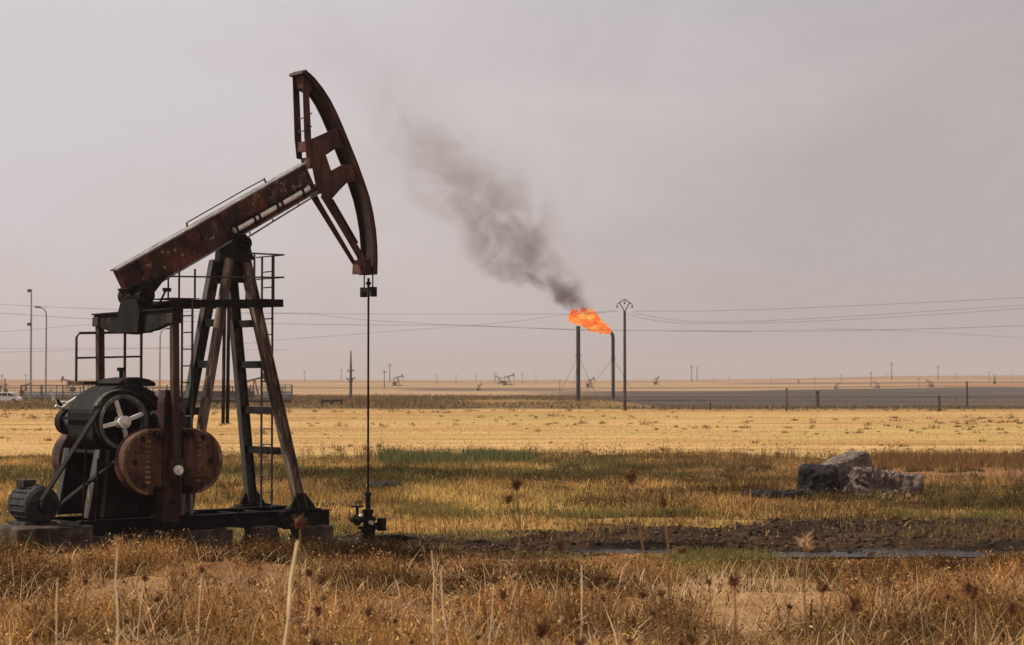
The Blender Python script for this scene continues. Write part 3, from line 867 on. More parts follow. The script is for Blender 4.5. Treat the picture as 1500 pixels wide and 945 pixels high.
    # ---- bridle, carrier, polished rod
    xr = 3.215
    for s in (-1, 1):
        m = MB(); m.tube([(xr, s * .15, 5.60), (xr, s * .15, 5.14)], .014, 6); m.build('bridle_cable', M_BLACK, PJ)
    m = MB(); m.box((xr, 0, 5.17), (.10, .40, .10)); m.box((xr, -.17, 5.13), (.13, .09, .2)); m.box((xr, .17, 5.13), (.13, .09, .2))
    m.tube([(xr, 0, 5.2), (xr, 0, 5.42)], .028, 8); m.tube([(xr, 0, 5.28), (xr, 0, 5.34)], .055, 8)
    m.build('carrier_bar', M_BLACK, PJ, .006)
    m = MB(); m.tube([(xr, 0, 5.4), (xr, 0, .62)], .022, 8); m.build('polished_rod', M_BLACK, PJ, smooth=True)
    # ---- centre bearing on the post
    m = MB()
    m.prism([(-.30, 5.66), (.30, 5.66), (.22, 5.86), (.20, 6.05), (.10, 6.16), (-.06, 6.14), (-.20, 5.95), (-.28, 5.86)], -.26, .26)
    m.tube([(.05, -.36, 5.98), (.05, .36, 5.98)], .13, 16); m.tube([(.05, -.40, 5.98), (.05, .40, 5.98)], .05, 10)
    m.build('centre_bearing', M_BLACK, PJ, .01)
    # ---- Samson post
    top = {'A': (-.27, -.26), 'B': (-.27, .26), 'C': (.06, -.27), 'D': (.06, .27)}
    bot = {'A': (-1.22, -.33), 'B': (-1.22, .33), 'C': (.98, -.90), 'D': (.98, .90)}
    zt, zb = 5.66, .80
    def lp(k, z): t = (z - zb) / (zt - zb); return Vector((bot[k][0] + (top[k][0] - bot[k][0]) * t, -(bot[k][1] + (top[k][1] - bot[k][1]) * t), z))
    for k, mt in (('A', M_LEG), ('B', M_LEGB), ('C', M_LEG), ('D', M_LEGB)):
        m = MB()
        p, q = lp(k, zb), lp(k, zt)
        if k == 'B':
            m.tube([p, q], .10, 12)
        else:
            dx = Vector((1, 0, 0))
            sgn = 1
            m.bar(p, q, .05, .16, dx)
            nrm = (q - p).normalized().cross(dx).normalized()
            for s in (-1, 1):
                m.bar(p + dx * .09 * s, q + dx * .09 * s, .17, .022, dx)
        m.build('post_leg', mt, PJ, .004, smooth=(k == 'B'))
    m = MB()
    m.prism([(-.36, 5.05), (-.30, 5.66), (.14, 5.66), (.26, 5.05), (.12, 5.02), (.05, 5.2), (-.25, 5.2), (-.27, 5.02)], -.30, -.285)
    m.prism([(-.36, 5.05), (-.30, 5.66), (.14, 5.66), (.26, 5.05), (.12, 5.02), (.05, 5.2), (-.25, 5.2), (-.27, 5.02)], .285, .30)
    m.box((-.08, 0, 5.64), (.5, .7, .05))
    m.build('post_head', M_BLACK, PJ, .004)
    for z in (4.42, 3.62, 2.72, 1.93):
        for A, B in (('C', 'D'), ('A', 'B')):
            if A == 'A' and z < 2: continue
            p, q = lp(A, z), lp(B, z); m = MB(); m.bar(p, q, .10, .14); m.build('cross_brace', M_BLACK, PJ, .006)
    for k in 'ABCD':
        p = lp(k, zb); m = MB()
        if k in 'CD':
            m.prism([(p.x - .3, .80), (p.x + .34, .80), (p.x + .08, 1.12), (p.x - .12, 1.12)], p.y - .03, p.y + .03); m.box((p.x + .02, p.y, .80), (.7, .3, .04))
        else: m.box((p.x, p.y, .80), (.4, .3, .04))
        m.build('foot_plate', M_BLACK, PJ, .004)
    for x, y_ in ((-.32, -.16), (-.20, -.12)):
        m = MB(); m.tube([(x, y_, 4.75), (x - .02, y_, 2.48)], .035, 8); m.build('hanging_pipe', M_DARKRUST, PJ)
    # service platform high on the post
    m = MB()
    zp = 4.80
    for v in (-.52, .52): m.bar((-1.72, -v, zp - .05), (.78, -v, zp + .02), .06, .15)
    for u in (-1.6, -1.0, .3, .72): m.bar((u, -.5, zp - .02), (u, .5, zp - .02), .08, .06)
    pf = m.build('platform', M_BLACK, PJ, .004)
    m = MB(); m.box((-1.35, 0, zp + .06), (.6, .98, .012)); m.box((.55, 0, zp + .09), (.42, .98, .012)); m.build('grating', M_DARKRUST, pf)
    m = MB()
    for u in (-1.52, -1.18, .14, .58):
        m.tube([(u, -.5, zp + .05), (u, -.5, zp + (.95 if u > 0 else .62))], .020, 6)
        if u != .14: m.tube([(u, .5, zp + .05), (u, .5, zp + .9 if u > 0 else zp + .6)], .018, 6)
    m.tube([(.02, -.5, zp + .97), (.82, -.5, zp + .97)], .018, 6)
    m.tube([(.82, -.5, zp + .97), (.82, .5, zp + .97)], .016, 6)
    m.tube([(-1.70, -.5, zp + .46), (-.4, -.5, zp + .49), (.82, -.5, zp + .53)], .018, 6)
    m.tube([(.82, -.5, zp + .53), (.82, .5, zp + .53)], .016, 6)
    m.tube([(-1.7, .5, zp + .46), (-1.2, .5, zp + .47)], .016, 6)
    m.build('railing', M_LEG, pf)
    # ladders
    def ladder(u, v0, v1, z0, z1, lean=0):
        m = MB()
        for v in (v0, v1): m.tube([(u + lean, -v, z0), (u, -v, z1)], .022, 6)
        k = int((z1 - z0) / .3)
        for i in range(1, k):
            t = i / k; m.tube([(u + lean * (1 - t), -v0, z0 + (z1 - z0) * t), (u + lean * (1 - t), -v1, z0 + (z1 - z0) * t)], .013, 5)
        return m.build('ladder', M_LEG, PJ)
    ladder(.62, .02, .40, .82, 5.75)
    ladder(-1.29, .22, .60, 2.0, 4.85, 0)
    # ---- tail bearing and equaliser yoke
    uy = -2.15
    m = MB()
    prof = [(-1.55, 4.36), (-1.55, 4.57), (-.42, 4.60), (-.36, 4.93), (-.12, 5.06), (.15, 5.06), (.30, 4.92), (.42, 4.60), (1.55, 4.60), (1.55, 4.38), (.75, 4.22), (0, 4.15), (-.75, 4.20)]
    vs = [(uy - .13, -v, z) for v, z in prof] + [(uy + .13, -v, z) for v, z in prof]; n = len(prof)
    yk = MB()
    body = [(-1.55, 4.38), (-1.55, 4.57), (0, 4.60), (1.55, 4.60), (1.55, 4.40), (.8, 4.24), (0, 4.17), (-.8, 4.22)]
    def vprism(mb, poly, u0, u1):
        n = len(poly); V = [(u0, -v, z) for v, z in poly] + [(u1, -v, z) for v, z in poly]
        mb.add(V, [tuple(range(n)), tuple(range(2 * n - 1, n - 1, -1))] + [(i, i + n, (i + 1) % n + n, (i + 1) % n) for i in range(n)])
    vprism(yk, body, uy - .07, uy + .07)
    for v, w in ((0, .5),): vprism(yk, [(-.36, 4.20), (-.42, 4.60), (-.28, 4.86), (.28, 4.86), (.42, 4.60), (.36, 4.20)], uy - .16, uy + .16)
    y = yk.build('equaliser_yoke', M_BLACK, PJ, .008)
    m = MB()
    m.bar((uy, -1.54, 4.615), (uy, 1.54, 4.585), .24, .03); m.build('yoke_flange', M_BLACK, y)
    m = MB()
    m.tube([(uy, -.42, 4.90), (uy, .42, 4.90)], .17, 18)
    m.tube([(uy + .02, -.48, 4.90), (uy + .02, .48, 4.90)], .06, 12)
    m.prism([(uy - .3, 5.02), (uy + .55, 5.02 + .30), (uy + .5, 5.22), (uy + .25, 4.92), (uy - .12, 4.86)], -.2, .2)
    m.build('tail_bearing', M_BLACK, PJ, .01)
    m = MB(); m.tube([(uy + .2, -.5, 4.72), (uy + .33, -.55, 5.02)], .022, 6); m.box((uy + .30, -.62, 5.0), (.16, .05, .07)); m.build('grease_gun', M_BLACK, PJ)
    # ---- pitman arms
    for v in (1.42, -1.42):
        m = MB(); u0 = uy
        m.bar((u0, -v, 4.40), (u0 + .04, -v, 1.78), .14, .13, (1, 0, 0))
        m.box((u0, -v, 4.44), (.22, .22, .18)); m.box((u0 + .04, -v, 1.70), (.24, .16, .34))
        p = m.build('pitman_arm', M_DARKRUST, PJ, .008)
        m = MB(); s = 1 if v > 0 else -1
        m.tube([(u0 + .04, -v + s * .2, 1.68), (u0 + .04, -v - s * .14, 1.68)], .09, 12); m.tube([(u0 + .04, -v - s * .14, 1.68), (u0 + .04, -v - s * .19, 1.68)], .055, 6)
        m.build('wrist_pin', M_SILVER if v > 0 else M_BLACK, p)
    # ---- cranks with half round weights
    uc, zc = -2.13, 1.83
    for v in (1.22, -1.22):
        s = 1 if v > 0 else -1
        y0, y1 = -(v - .11), -(v + .11)
        m = MB(); m.prism([(uc - .17, .72), (uc + .15, .72), (uc + .20, .85), (uc + .19, 2.9), (uc + .14, 3.14), (uc - .14, 3.14), (uc - .19, 2.9), (uc - .21, .8)], y0, y1)
        m.prism([(uc - .20, .9), (uc - .15, .9), (uc - .14, 3.0), (uc - .19, 3.0)], -(v + s * .11), -(v + s * .15))
        m.prism([(uc + .14, .9), (uc + .19, .9), (uc + .18, 3.0), (uc + .13, 3.0)], -(v + s * .11), -(v + s * .15))
        cr = m.build('crank', M_RED, PJ, .01)
        for z in (1.1, 1.4, 2.05, 2.3):
            m = MB(); m.tube([(uc, -(v + s * .10), z), (uc, -(v + s * .13), z)], .055, 10); m.build('pin_hole', M_BLACK, cr)
        m = MB(); m.tube([(uc, -(v - s * .2), 2.62), (uc, -(v + s * .17), 2.62)], .15, 16); m.build('crank_hub', M_BLACK, cr)
        for sd in (-1, 1):
            m = MB(); P = [(uc + sd * .22, zc - .60), (uc + sd * .42, zc - .60)]
            for k in range(1, 16):
                t = -math.pi / 2 + math.pi * k / 16; P.append((uc + sd * (.42 + .62 * math.cos(t)), zc + .60 * math.sin(t)))
            P += [(uc + sd * .42, zc + .60), (uc + sd * .22, zc + .60)]
            m.prism(P, -(v - .15), -(v + .15))
            w = m.build('counterweight', M_WEIGHT, PJ, .02)
            m = MB()
            for z in np.linspace(zc - .36, zc + .38, 9): m.box((uc + sd * .52, -(v + s * .158), float(z)), (.10, .04, .05))
            m.build('raised_lettering', M_RIM, w)
            for (du_, dz) in ((.78, .0), (.62, .42), (.60, -.42), (.36, .52), (.36, -.52)):
                m = MB(); m.tube([(uc + sd * du_, -(v + s * .14), zc + dz), (uc + sd * du_, -(v + s * .155), zc + dz)], .055, 12); m.build('lifting_hole', M_BLACK, w)
            for z in (zc - .5, zc + .48):
                m = MB(); m.box((uc + sd * .30, -(v + s * .19), z), (.16, .08, .12)); m.tube([(uc + sd * .30, -(v + s * .2), z), (uc + sd * .30, -(v + s * .28), z)], .035, 6); m.build('clamp_bolt', M_BLACK, w)
            m = MB(); m.strip(P[2:17], [(uc + (a_ - uc) * .93, zc + (b_ - zc) * .93) for a_, b_ in P[2:17]], -(v + s * .149), -(v + s * .168)); m.build('raised_rim', M_RIM, w)
    # ---- gearbox
    m = MB()
    gb = [(-3.28, 2.25), (-3.30, 2.75), (-3.12, 3.02), (-2.80, 3.20), (-2.35, 3.24), (-1.92, 3.05), (-1.72, 2.7), (-1.72, 2.25), (-1.95, 2.02), (-3.05, 2.02)]
    m.prism(gb, -.52, .52); g = m.build('gearbox', M_BLACK, PJ, .04)
    m = MB(); m.prism([(-3.36, 2.58), (-1.66, 2.58), (-1.66, 2.64), (-3.36, 2.64)], -.58, .58)
    m.tube([(-2.2, -1.15, 2.62), (-2.2, 1.15, 2.62)], .14, 16); m.tube([(-2.86, -.9, 2.55), (-2.86, .95, 2.55)], .09, 14)
    for u in (-3.0, -2.4, -1.9): m.tube([(u, -.55, 2.5), (u, -.55, 2.75)], .03, 6)
    m.build('split_flange', M_BLACK, g)
    m = MB(); m.prism([(-2.75, 3.26), (-2.62, 3.34), (-2.35, 3.37), (-2.1, 3.33), (-1.95, 3.24), (-2.0, 3.20), (-2.7, 3.20)], -.44, .40)
    m.build('rain_cover', M_BLACK, g, .01)
    m = MB(); m.box((-3.05, -.56, 2.85), (.26, .14, .22)); m.build('junction_box', M_MOTOR, g, .01)
    m = MB(); m.tube([(-2.3, -.5, 3.1), (-2.2, -.66, 2.9), (-1.95, -.68, 2.75), (-1.8, -.6, 2.45)], .03, 7); m.build('oil_hose', M_RUBBER, g, smooth=True)
    m = MB(); m.tube([(-2.4, .1, 3.3), (-2.4, .1, 3.5)], .04, 8); m.tube([(-2.4, .1, 3.48), (-2.4, .1, 3.55)], .08, 10); m.build('breather_cap', M_BLACK, g)
    m = MB(); m.tube([(-1.75, -.56, 2.72), (-1.5, -.62, 2.72), (-1.45, -.62, 2.5)], .035, 8); m.build('oil_pipe', M_GREEN, g, smooth=True)
    m = MB(); q = Matrix.Rotation(R_(42), 3, 'Y')
    m.box((-1.86, -.57, 2.95), (.46, .015, .12), q); m.build('maker_plate', M_WHITE, g)
    # big belt sheave with spokes, and its guard-side rim
    m = MB(); m.ring((-2.86, 2.55), .43, .50, -.88, -.70, 36)
    wh = m.build('belt_sheave', M_WHEEL, PJ, .006)
    m = MB(); m.disc((-2.86, 2.55), .115, -.93, -.70, 18); m.disc((-2.86, 2.55), .06, -.97, -.93, 14)
    for an in (20, 110, 190, 285):
        c, s = math.cos(R_(an)), math.sin(R_(an))
        m.bar((-2.86 + .1 * c, -.82, 2.55 + .1 * s), (-2.86 + .44 * c, -.82, 2.55 + .44 * s), .05, .075, (-s, 0, c))
    m.build('spoke', M_SILVER, wh, .006)
    m = MB(); m.ring((-2.86, 2.55), .500, .512, -.86, -.72, 36); m.build('groove', M_RUBBER, wh)
    # curved guard over the sheave
    m = MB()
    A0 = [(-2.86 + .60 * math.cos(R_(t)), 2.55 + .60 * math.sin(R_(t))) for t in range(60, 151, 10)]
    A1 = [(-2.86 + .57 * math.cos(R_(t)), 2.55 + .57 * math.sin(R_(t))) for t in range(60, 151, 10)]
    m.strip(A0, A1, -.80, -.66)
    m.build('belt_guard', M_GREEN, PJ, .004)
    # brake drum and bearing sleeve on the far end of the shaft
    m = MB(); m.tube([(-2.95, .50, 2.55), (-2.95, 1.02, 2.55)], .20, 20); m.tube([(-2.95, .62, 2.55), (-2.95, .68, 2.55)], .24, 20)
    m.build('bearing_sleeve', M_GREEN, PJ, .01)
    m = MB(); m.tube([(-2.98, .95, 2.53), (-2.98, 1.16, 2.53)], .25, 24); m.bar((-3.05, 1.06, 2.70), (-3.22, 1.06, 2.95), .05, .05)
    m.build('brake_drum', M_BLACK, PJ, .01)
    m = MB(); m.tube([(-3.25, .62, 2.86), (-3.05, .62, 2.98), (-2.9, .62, 2.92), (-2.7, .62, 3.06), (-2.5, .62, 3.02)], .035, 8)
    m.tube([(-3.42, .72, 2.84), (-3.3, .72, 2.79), (-3.18, .72, 2.86)], .03, 8); m.build('oil_pipe', M_WHITE, PJ, smooth=True)
    # ---- pedestal below the gearbox
    m = MB()
    for y0, y1 in ((-.62, -.58), (.58, .62)):
        m.prism([(-3.42, .82), (-3.20, 2.05), (-1.80, 2.05), (-1.62, .82)], y0, y1)
    m.box((-2.5, 0, 2.0), (1.5, 1.2, .06))
    pd = m.build('pedestal', M_BLACK, PJ, .01)
    for sd in (-1, 1):
        m = MB(); m.bar((-3.47, sd * .60, .82), (-3.24, sd * .60, 2.05), .20, .03, (1, 0, 0)); m.build('pedestal_flange', M_LEG, pd)
        m = MB(); m.bar((-3.18, sd * .64, .82), (-3.05, sd * .64, 2.05), .04, .07, (1, 0, 0)); m.build('pedestal_rib', M_LEG, pd)

    # ---- small rear walkway with a railing, far side
    yv = .95
    m = MB(); zr = 3.26
    m.box((-2.0, yv + .25, zr), (1.5, .6, .07)); m.bar((-1.9, yv + .3, .8), (-1.9, yv + .3, zr - .03), .06, .06, (1, 0, 0))
    wk = m.build('walkway', M_DARKRUST, PJ)
    m = MB(); p0, p1 = -2.62, -1.22
    m.tube([(p0, yv + .52, zr), (p0, yv + .52, zr + .88), (p0 + .06, yv + .52, zr + .96), (p1, yv + .52, zr + 1.0)], .026, 8)
    m.tube([(p0, yv + .52, zr + .48), (p1, yv + .52, zr + .52)], .022, 6)
    for u in (p1, p1 - .36): m.tube([(u, yv + .52, zr), (u, yv + .52, zr + 1.0)], .028, 6)
    m.build('walkway_railing', M_LEG, wk)
    # ---- motor and belts
    mu, mz = -4.32, 1.10
    m = MB(); m.tube([(mu, -.66, mz), (mu, -.60, mz), (mu, .12, mz), (mu, .18, mz)], [.27, .33, .33, .24], 26)
    for k in range(18):
        an = 2 * math.pi * k / 18
        m.bar((mu + .335 * math.cos(an), -.5, mz + .335 * math.sin(an)), (mu + .335 * math.cos(an), .05, mz + .335 * math.sin(an)), .035, .022, (-math.sin(an), 0, math.cos(an)))
    m.box((mu, -.2, mz - .34), (.62, .7, .06)); m.box((mu - .1, -.15, mz + .36), (.24, .3, .14))
    mo = m.build('motor', M_MOTOR, PJ, .006)
    m = MB(); m.tube([(mu, -.66, mz), (mu, -.86, mz)], .13, 18); m.ring((mu, mz), .14, .155, -.70, -.69, 18); m.build('motor_pulley', M_BLACK, mo)
    m = MB(); m.tube([(mu, .16, mz), (mu, .26, mz)], .22, 18); m.build('fan_cover', M_LEG, mo)
    def tangent(sgn, r0, r1):
        c0 = Vector((mu, mz)); c1 = Vector((-2.86, 2.55)); d = (c1 - c0); Ld = d.length; d /= Ld; n = Vector((-d.y, d.x)) * sgn
        s = (r1 - r0) / Ld; nn = n * math.sqrt(1 - s * s) - d * s
        return c0 + nn * r0, c1 + nn * r1
    for sgn in (1, -1):
        p, q = tangent(sgn, .14, .51); d = (q - p).normalized()
        m = MB(); m.bar((p.x, -.78, p.y), (q.x, -.78, q.y), .15, .035, (-d.y, 0, d.x)); m.build('drive_belt', M_RUBBER, PJ)
    # ---- steel skid
    m = MB()
    for v in (-.62, .62):
        m.bar((-3.62, -v, .65), (1.62, -v, .65), .05, .22); m.bar((-3.62, -v, .768), (1.62, -v, .768), .20, .02); m.bar((-3.62, -v, .53), (1.62, -v, .53), .20, .02)
    for v in (-.9, .9): m.bar((.55, -v, .60), (1.62, -v, .60), .05, .33); m.bar((.55, -v, .768), (1.62, -v, .768), .2, .024)
    for u in (-3.55, -1.6, .0, .58, 1.58): m.bar((u, -.88 if u > .5 else -.6, .6), (u, .88 if u > .5 else .6, .6), .09, .28)
    m.build('skid_frame', M_BLACK, PJ, .004)
    # belt guard posts by the motor
    m = MB(); m.tube([(-3.72, -.95, .78), (-3.66, -.95, 2.1)], .022, 6); m.tube([(-3.45, -.95, .78), (-3.42, -.95, 1.9)], .022, 6); m.tube([(-3.72, -.95, 1.5), (-3.4, -.95, 1.5)], .018, 6)
    m.build('guard_post', M_BLACK, PJ)
    # brake lever and white conduit near the crank foot
    m = MB(); m.tube([(-1.55, -.7, .8), (-1.52, -.7, 1.45)], .045, 8); m.build('conduit', M_GREY, PJ)
    m = MB(); m.tube([(-1.35, -.7, .8), (-1.37, -.7, 1.3)], .03, 8); m.build('conduit', M_GREY, PJ)
    return PJ


PJ = pump_jack()


def concrete_block(u, v, su, sv, z0, z1, label, mat=None, group='concrete footings under the pump skid'):
    p = ORIG + DU * u + EV * v
    m = MB(); m.box((0, 0, (z0 + z1) / 2), (su, sv, z1 - z0))
    o = m.build('concrete_footing', mat or M_CONC)
    o.location = (p.x, p.y, 0); o.rotation_euler = (0, 0, PHI)
    me = o.data
    b = o.modifiers.new('bevel', 'BEVEL'); b.width = .03; b.segments = 2
    sd = o.modifiers.new('sub', 'SUBSURF'); sd.subdivision_type = 'SIMPLE'; sd.levels = 3; sd.render_levels = 3
    t = bpy.data.textures.get('chip') or bpy.data.textures.new('chip', 'CLOUDS'); t.noise_scale = .22
    d = o.modifiers.new('chip', 'DISPLACE'); d.texture = t; d.strength = .10; d.texture_coords = 'GLOBAL'
    return tag(o, label, 'concrete block', group)


concrete_block(-4.35, .45, 1.45, 1.5, -.1, .735, 'stained concrete plinth carrying the electric motor of the pump')
concrete_block(-3.2, .66, .75, .5, -.1, .515, 'stained concrete footing under the belt end of the pump skid')
concrete_block(-1.2, .75, 1.1, .6, -.1, .515, 'low concrete footing under the rear feet of the pump post')
concrete_block(1.25, .85, .62, .62, -.1, .48, 'square concrete footing under the horsehead end of the pump skid')
concrete_block(.2, .70, .5, .5, -.1, .515, 'small dark concrete footing under the middle of the pump skid')
concrete_block(-2.5, .75, .9, .7, -.1, .515, 'oil black concrete footing directly under the crank', M_TAR)


def wellhead():
    p = ORIG + DU * 3.215
    z0 = gz1(p.x, p.y) - .05
    W = empty('wellhead', (p.x, p.y, z0), PHI, 'black oily wellhead with valves below the polished rod', 'wellhead')
    b = -z0
    m = MB(); m.tube([(0, 0, 0), (0, 0, .12), (0, 0, .12), (0, 0, .34)], [.20, .20, .15, .15], 16); m.tube([(0, 0, .30), (0, 0, .36)], .21, 16)
    m.tube([(0, 0, .36), (0, 0, .62 + b * 0)], .10, 12); m.build('casing_head', M_BLACK, W)
    m = MB(); m.tube([(0, 0, .60), (0, 0, 1.02)], .055, 10); m.tube([(0, 0, .62), (0, 0, .70)], .12, 12); m.tube([(0, 0, .98), (0, 0, 1.05)], .075, 10); m.build('stuffing_box', M_BLACK, W)
    m = MB(); m.tube([(-.42, 0, .50), (.16, 0, .50)], .06, 10); m.tube([(-.30, 0, .50), (-.24, 0, .50)], .12, 12); m.tube([(-.27, 0, .5), (-.27, 0, .78)], .03, 8)
    m.tube([(-.27, 0, .76), (-.27, 0, .79)], .13, 14); m.tube([(.10, -.02, .38), (.36, -.1, .38)], .055, 10); m.tube([(.26, -.12, .26), (.26, -.12, .52)], .10, 10)
    m.build('valve', M_BLACK, W)
    m = MB(); m.tube([(-.05, -.14, .44), (-.05, -.22, .44)], .045, 8); m.build('gauge', M_WHITE, W)
    m = MB(); m.tube([(-.30, -.14, .60), (-.30, -.2, .60)], .03, 8); m.build('gauge', M_WHITE, W)
    m = MB(); m.tube([(.1, -.1, .10), (.6, -.3, .12), (1.0, -.45, .02)], .06, 8); m.build('flow_line', M_BLACK, W)
    m = MB(); m.box((-.02, 0, .02), (.9, .8, .16)); m.build('cellar_collar', M_TAR, W, .03)


wellhead()

# ------------------------------------------------------------------ broken concrete, right
from mathutils import noise as mnoise


def rock(name, c, size, rz, label, mat, seed, rough=.12, tilt=(0, 0), cat='concrete rubble', sub=5, flat=None):
    import bmesh
    bm = bmesh.new(); bmesh.ops.create_cube(bm, size=1)
    bmesh.ops.subdivide_edges(bm, edges=bm.edges[:], cuts=sub * 4, use_grid_fill=True)
    sx, sy, sz = size
    for v in bm.verts:
        p = v.co.copy()
        r = (abs(p.x * 2) ** 7 + abs(p.y * 2) ** 7 + abs(p.z * 2) ** 7) ** (1 / 7)
        if r > 1: p /= r ** .9
        q = Vector((p.x * sx, p.y * sy, p.z * sz))
        n = mnoise.fractal(q * 1.5 + Vector((seed, seed * 2, 0)), 1.0, 2.0, 5)
        n2 = abs(mnoise.noise(q * 4.5 + Vector((seed, 0, 3)))) * -1.6 + mnoise.noise(q * 11) * .5
        dirv = Vector((p.x, p.y, p.z)); dirv.normalize()
        q += dirv * (n * rough + n2 * rough * .45)
        v.co = q
    me = bpy.data.meshes.new(name); bm.to_mesh(me); bm.free(); me.materials.append(mat)
    o = bpy.data.objects.new(name, me); COL.objects.link(o); o.location = c; o.rotation_euler = (R_(tilt[0]), R_(tilt[1]), rz)
    return tag(o, label, cat)


def rubble():
    Yb = 54.3
    g = lambda px, Y: ((px - 750) / 2800 * Y)
    x = g(1198, Yb); rock('concrete_block', (x, Yb, .40), (1.1, 1.0, .98), R_(-16), 'upright tar blackened concrete block leaning on the fallen pillar', M_TAR, 3.1, .09, (4, 3), 'concrete block')
    x = g(1236, 55.6); rock('concrete_pillar', (x, 55.6, .74), (.78, 1.8, .76), R_(-52), 'grey fallen concrete pillar lying behind the black block', M_RUBBLE, 7.7, .09, (13, 0), 'concrete pillar')
    x = g(1281, 55.2); rock('concrete_slab', (x, 55.0, .20), (2.0, 1.8, .90), R_(12), 'wide low broken concrete slab with crumbling edge beside the black block', M_RUBBLE, 12.3, .21, (-8, 8), 'concrete slab', 8)
    grp = 'broken concrete chunks around the slab'
    for i, (px, Y, s, lab) in enumerate(((1306, 54.2, .40, 'largest loose chunk of concrete at the foot of the low slab'), (1320, 54.6, .30, 'chunk of concrete against the far end of the low slab'), (1330, 54.1, .18, 'small outermost chunk of concrete past the end of the slab'),
                                         (1296, 53.9, .28, 'chunk of concrete in the grass under the middle of the slab'), (1250, 53.8, .25, 'chunk of concrete between the black block and the slab'), (1232, 53.6, .20, 'smallest chunk of concrete at the foot of the black block'), (1308, 55.4, .34, 'chunk of concrete lying on top of the low slab end'))):
        o = rock('concrete_chunk', (g(px, Y), Y, gz1(g(px, Y), Y) + s * .28 + (.25 if Y > 55 else 0)), (s, s * .9, s * .75), i * 1.3, lab, M_RUBBLE, 20 + i * 3.3, .11, (i * 13 % 30, i * 7 % 20), 'concrete chunk', 3)
        tag(o, group=grp)
    rock('dirt_mound', (g(1130, 53), 53.0, -.02), (2.1, 1.0, .55), 0, 'low dark dirt mound in the grass before the black concrete block', M_TAR, 40.2, .16, cat='dirt mound')
    rock('dirt_mound', (g(566, 58.4), 58.4, .02), (1.1, .6, .36), .1, 'small dark earth heap behind the polished rod', M_TAR, 51.2, .12, cat='dirt mound')
    rock('dirt_mound', (g(488, 50), 50.0, -.02), (1.8, .8, .30), .1, 'flat brown earth heap between the pump skid and the wellhead', M_TAR, 61.2, .12, cat='dirt mound')


rubble()

# ------------------------------------------------------------------ flare
YF1, YF2 = 308.0, 330.0


def flare():
    for i, (px, pyt, Y, r, lab) in enumerate(((847, 478, YF1, .33, 'straight black flare stack standing below the tail of the flame'),
                                              (898, 487, YF2, .30, 'black flare stack with a bent tip feeding the orange flame'))):
        t = at(px, pyt, Y); z0 = gz1(t.x, Y)
        E_ = empty('flare_stack', (t.x, Y, z0), 0, lab, 'flare stack')
        h = t.z - z0
        m = MB()
        if i == 0: m.tube([(0, 0, -.3), (0, 0, h)], r, 12); m.tube([(0, 0, h - .25), (0, 0, h + .02)], r * 1.12, 12)
        else: m.tube([(0, 0, -.3), (0, 0, h - .9), (-.08, 0, h - .4), (-.35, 0, h - .02), (-.6, 0, h + .12)], [r, r, r, r * .95, r * .9], 12)
        m.build('stack_pipe', M_STACK, E_, smooth=True)
        m = MB(); m.tube([(0, 0, h * .60), (0, 0, h * .62)], r * 1.35, 12); m.build('guy_collar', M_STACK, E_)
        for (dx, dy) in ((-3.6, 1.5), (3.4, 2.0), (-1.2, -3.5)) if i == 0 else ((-5.6, 2.0), (4.4, 2.0), (-.6, -4)):
            zg = gz1(t.x + dx, Y + dy) - z0
            m = MB(); m.tube([(0, 0, h * .61), (dx, dy, zg)], .03, 5); m.build('guy_wire', M_CABLE, E_)


flare()


